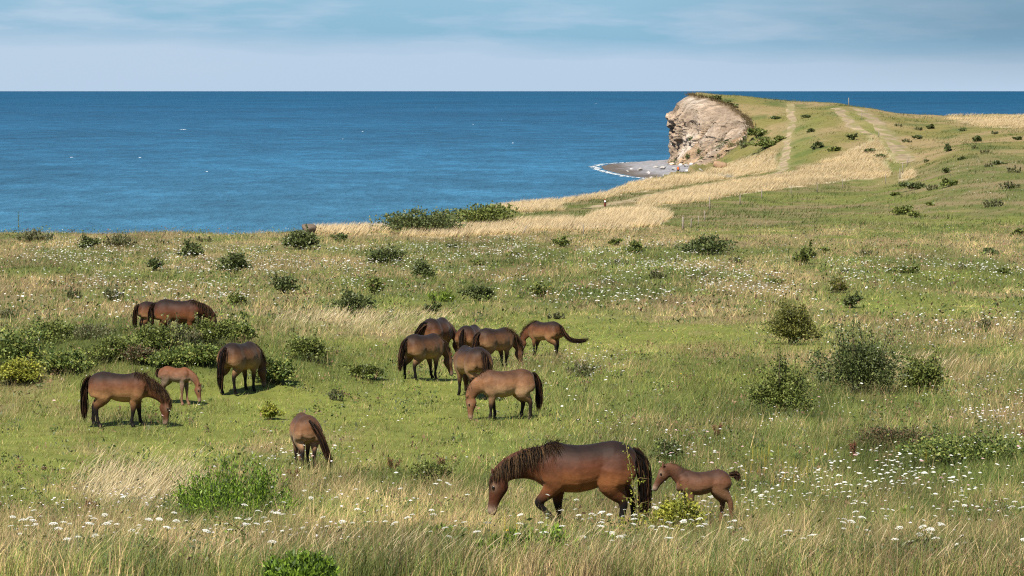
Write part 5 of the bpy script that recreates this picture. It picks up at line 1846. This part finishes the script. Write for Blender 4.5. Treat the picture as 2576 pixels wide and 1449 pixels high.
# ------------------------------------------------------------------ white umbels: the 300 largest are single plants, the rest one mass
def umbel_mesh(seed, r_=.05, nf=24, tilt=0.0, dome=.35):
    rg = np.random.default_rng(seed)
    V, F, C_ = [], [], []
    for i in range(nf):
        rr = r_ * math.sqrt((i + .5) / nf)
        th = i * 2.39996 + rg.normal(0, .15)
        c_ = np.array([rr * math.cos(th), rr * math.sin(th), -dome * rr * rr / r_ + rg.normal(0, .0015)])
        k = 6
        fr = r_ * rg.uniform(.17, .25)
        b = len(V)
        V.append(c_ + np.array([0, 0, fr * .35]))
        for j in range(k):
            a = 2 * math.pi * j / k
            V.append(c_ + np.array([math.cos(a) * fr, math.sin(a) * fr, -fr * .15]))
        F += [(b, b + 1 + j, b + 1 + (j + 1) % k) for j in range(k)]
        C_ += [np.array([.56, .56, .52]) * rg.uniform(.75, 1.1)] * (k + 1)
    for j in range(12):                                             # rays under the head
        a = 2 * math.pi * j / 12
        b = len(V)
        e = np.array([math.cos(a) * r_ * .7, math.sin(a) * r_ * .7, -dome * r_ * .5])
        o_ = np.array([0, 0, -r_ * .9])
        n_ = np.array([-math.sin(a), math.cos(a), 0]) * .0014
        V += [o_ - n_, o_ + n_, e + n_, e - n_]
        F.append((b, b + 1, b + 2, b + 3))
        C_ += [np.array([.16, .20, .07])] * 4
    return V, F, C_


rg = np.random.default_rng(51)


def umbel_points(n, d0, d1, lst, rg, power, floor=0.0):
    x, y = scatter(n, d0, d1, rg, power, -40, 2620)
    z = ground(x, y)
    u, v = proj(x, y, z)
    pr = np.clip(blobs(u, v, lst), 0, 1) * (.10 + 1.6 * sstep(.44, .62, fbm(x / (1.2 + y / 120) + 3, y / (2 + y / 60), 3))) + floor
    k = (rg.random(n) < pr * (1 - .9 * np.clip(blobs(u, v, TURF) - .2, 0, 1))) & (land_sd(x, y) > .5)
    return x[k], y[k], z[k]


xn, yn, zn = umbel_points(2300, 28, 66, UMBEL, rg, .4, .03)
xm, ym, zm = umbel_points(3600, 62, 125, UMBEL, rg, .4, .02)
xr, yr, zr = umbel_points(2600, 46, 80, [(2350, 1210, 320, 60, 1), (2430, 1010, 230, 70, .9), (2100, 1200, 200, 50, .5)], rg, .4)
xm, ym, zm = np.concatenate([xm, xr]), np.concatenate([ym, yr]), np.concatenate([zm, zr])
xf, yf, zf = umbel_points(16000, 125, 330, UMBEL, rg, .4, .015)
xh, yh, zh = umbel_points(2600, 330, 520, [(2450, 440, 250, 60, .8), (2500, 480, 200, 30, 1), (2330, 400, 200, 40, .4)], rg, .5, .02)
order = np.argsort(yn)
protos = []
for k_ in range(5):
    V, F, C_ = umbel_mesh(60 + k_, 1.0, (22, 26, 30, 20, 24)[k_], dome=(.25, .4, .3, .5, .35)[k_])
    me = bpy.data.meshes.new('flower_head')
    me.from_pydata([tuple(v_) for v_ in V], [], F)
    a_ = me.color_attributes.new('Col', 'FLOAT_COLOR', 'POINT')
    a_.data.foreach_set('color', np.concatenate([np.array(C_), np.ones((len(C_), 1))], 1).astype(np.float32).ravel())
    me.materials.append(M_PETAL)
    q = MB()
    q.tube([(0, 0, 0), (.012, .006, .35), (-.006, 0, .7), (0, 0, 1.0)], [.0035, .003, .0026, .002], 4, (.12, .16, .05), cap=False)
    st_o = q.build('stem', M_LEAF)
    protos.append((me, st_o.data))
    bpy.data.objects.remove(st_o)
single = order[:300]
for i_ in single:
    me, sm = protos[rg.integers(0, 5)]
    hgt = rg.uniform(.26, .48)
    rr = rg.uniform(.016, .042)
    root = empty('umbel_flower', (xn[i_], yn[i_], zn[i_]), rg.uniform(0, 6.28))
    tag(root, 'white flat-topped umbel flower on a thin stem in the foreground grass', 'flower', 'white umbels in the foreground')
    s_ = obj('stem', sm, root)
    s_.scale = (1, 1, hgt)
    f_ = obj('flower_head', me, root)
    f_.location = (0, 0, hgt + rr * .5)
    f_.scale = (rr, rr, rr)
    f_.rotation_euler = (rg.normal(0, .15), rg.normal(0, .15), rg.uniform(0, 6))
rest = order[300:]


def flower_mass(name, label, x, y, z, hmin, hmax, r0, r1, col, seed, stem=True, nf=7):
    rg = np.random.default_rng(seed)
    n_ = len(x)
    h = rg.uniform(hmin, hmax, n_)
    r_ = rg.uniform(r0, r1, n_)
    V, L_, S_, C_ = [], [], [], []
    tx, ty = rg.normal(0, .16, n_), rg.normal(0, .16, n_)
    ang = np.linspace(0, 2 * np.pi, nf, endpoint=False)
    cen = np.stack([x, y, z + h], 1)
    ring = []
    for a in ang:
        k = rg.uniform(.7, 1.15, n_)
        dx, dy = np.cos(a) * r_ * k, np.sin(a) * r_ * k
        ring.append(cen + np.stack([dx, dy, -r_ * .30 + tx * dx + ty * dy], 1))
    allv = np.stack([cen + np.array([0, 0, .0]) + np.stack([0 * r_, 0 * r_, r_ * .12], 1)] + ring, 1)
    colr = np.repeat((np.asarray(col)[None] * rg.uniform(.72, 1.08, (n_, 1)))[:, None], nf + 1, 1)
    base_ = np.arange(n_)[:, None] * (nf + 1)
    tri = np.array([[0, 1 + j, 1 + (j + 1) % nf] for j in range(nf)]).ravel()
    loops = (base_ + tri[None]).ravel()
    sizes = np.full(n_ * nf, 3)
    V = allv.reshape(-1, 3)
    C_ = colr.reshape(-1, 3)
    if stem:
        w_ = np.maximum(.003, y / FD * 0.35)
        sv = np.stack([np.stack([x - w_, y, z], 1), np.stack([x + w_, y, z], 1), np.stack([x, y, z + h], 1)], 1).reshape(-1, 3)
        sc = np.tile(np.array([.10, .13, .045]), (len(sv), 1))
        loops = np.concatenate([loops, len(V) + np.arange(len(sv))])
        sizes = np.concatenate([sizes, np.full(n_, 3)])
        V = np.concatenate([V, sv])
        C_ = np.concatenate([C_, sc])
    o_ = mesh_np(name, V, loops, sizes, M_PETAL, C_)
    tag(o_, label, 'flowers', kind='stuff')


WHITE = (.58, .58, .545)
X = np.concatenate([xn[rest], xm, xf, xh])
Y = np.concatenate([yn[rest], ym, yf, yh])
Z = np.concatenate([zn[rest], zm, zf, zh])
print('UMBELS', len(X))
k = rg.random(len(X)) < .5
fr_ = Y > 125
for sel, hm, r0, r1, lab in [(~fr_, (.22, .5), 0.024, .045, 'white umbels through the middle meadow'), (fr_, (.3, .65), .042, .072, 'white umbels dotting the far meadow')]:
    flower_mass('umbel_flowers', lab, X[sel], Y[sel], Z[sel], *hm, r0, r1, WHITE, 61)
xs, ys, zs = umbel_points(9000, 34, 110, SMALLW, rg, .3, .01)
flower_mass('small_white_flowers', 'carpets of tiny white and lilac flowers in the grass', xs, ys, zs, .14, .36, .012, .026, (.66, .62, .66), 62)
xs, ys, zs = umbel_points(1500, 36, 110, [(2000, 1200, 500, 60, .5), (2300, 1150, 400, 120, .4), (200, 1080, 300, 40, .3), (800, 1160, 150, 40, .5)], rg, .3, .0)
flower_mass('pink_umbels', 'faded pinkish umbels among the white ones', xs, ys, zs, .2, .4, .025, .05, (.55, .36, .36), 63)
xs, ys, zs = umbel_points(2200, 32, 240, [(720, 1310, 200, 30, .5), (2050, 1010, 120, 30, .5), (1360, 1380, 150, 40, .4), (60, 1110, 60, 14, .8), (740, 672, 90, 14, 1), (1700, 770, 300, 20, .4), (1250, 910, 60, 20, .7), (2500, 985, 100, 20, .5), (600, 800, 100, 30, .4)], rg, .3, .01)
flower_mass('yellow_flowers', 'small yellow flowers sprinkled in the grass', xs, ys, zs, .12, .3, .016, .034, (.75, .50, .02), 64)

# yellow agrimony spikes above the foal, tansy buttons, purple thistles: single plants
q = MB()
for i in range(34):
    a = i * 2.4
    zz = .45 + .55 * i / 34
    c_ = np.array([math.cos(a) * .016, math.sin(a) * .016, zz])
    s_ = .016 * (1.15 - .5 * i / 34)
    q.add([c_ + np.array([s_, 0, 0]), c_ + np.array([0, s_, s_ * .4]), c_ + np.array([-s_, 0, 0]), c_ + np.array([0, -s_, s_ * .4])], [(0, 1, 2, 3)], (.72, .50, .02))
sp_o = q.build('flower_spike', M_PETAL)
q = MB()
q.tube([(0, 0, 0), (.01, 0, .5), (0, 0, .95)], [.004, .003, .002], 4, (.14, .17, .04), cap=False)
ss_o = q.build('stem', M_LEAF)
spm, ssm = sp_o.data, ss_o.data
bpy.data.objects.remove(sp_o)
bpy.data.objects.remove(ss_o)
for i in range(46):
    if i < 34:
        u_, v_ = rg.normal(1985, 70), rg.uniform(1165, 1265)
    else:
        u_, v_ = [(1180, 1390), (1235, 1402), (1050, 1350), (1850, 1320), (2260, 1180), (2330, 1190), (1130, 1372), (1520, 1250), (1270, 1375), (1300, 1400), (1400, 1080), (1460, 1065)][i - 34]
    gx, gy, gz = hit(u_, v_)
    root = empty('yellow_spike', (gx, gy, gz), 0, rg.uniform(.34, .5))
    tag(root, 'slender yellow flower spike standing in the grass', 'flower', 'yellow flower spikes near the foreground foal')
    obj('flower_spike', spm, root)
    obj('stem', ssm, root)
bpy.context.view_layer.update()
print('TRIS', sum(len(o_.data.loops) - 2 * len(o_.data.polygons) for o_ in bpy.data.objects if o_.type == 'MESH'), 'OBJ', len(bpy.data.objects))
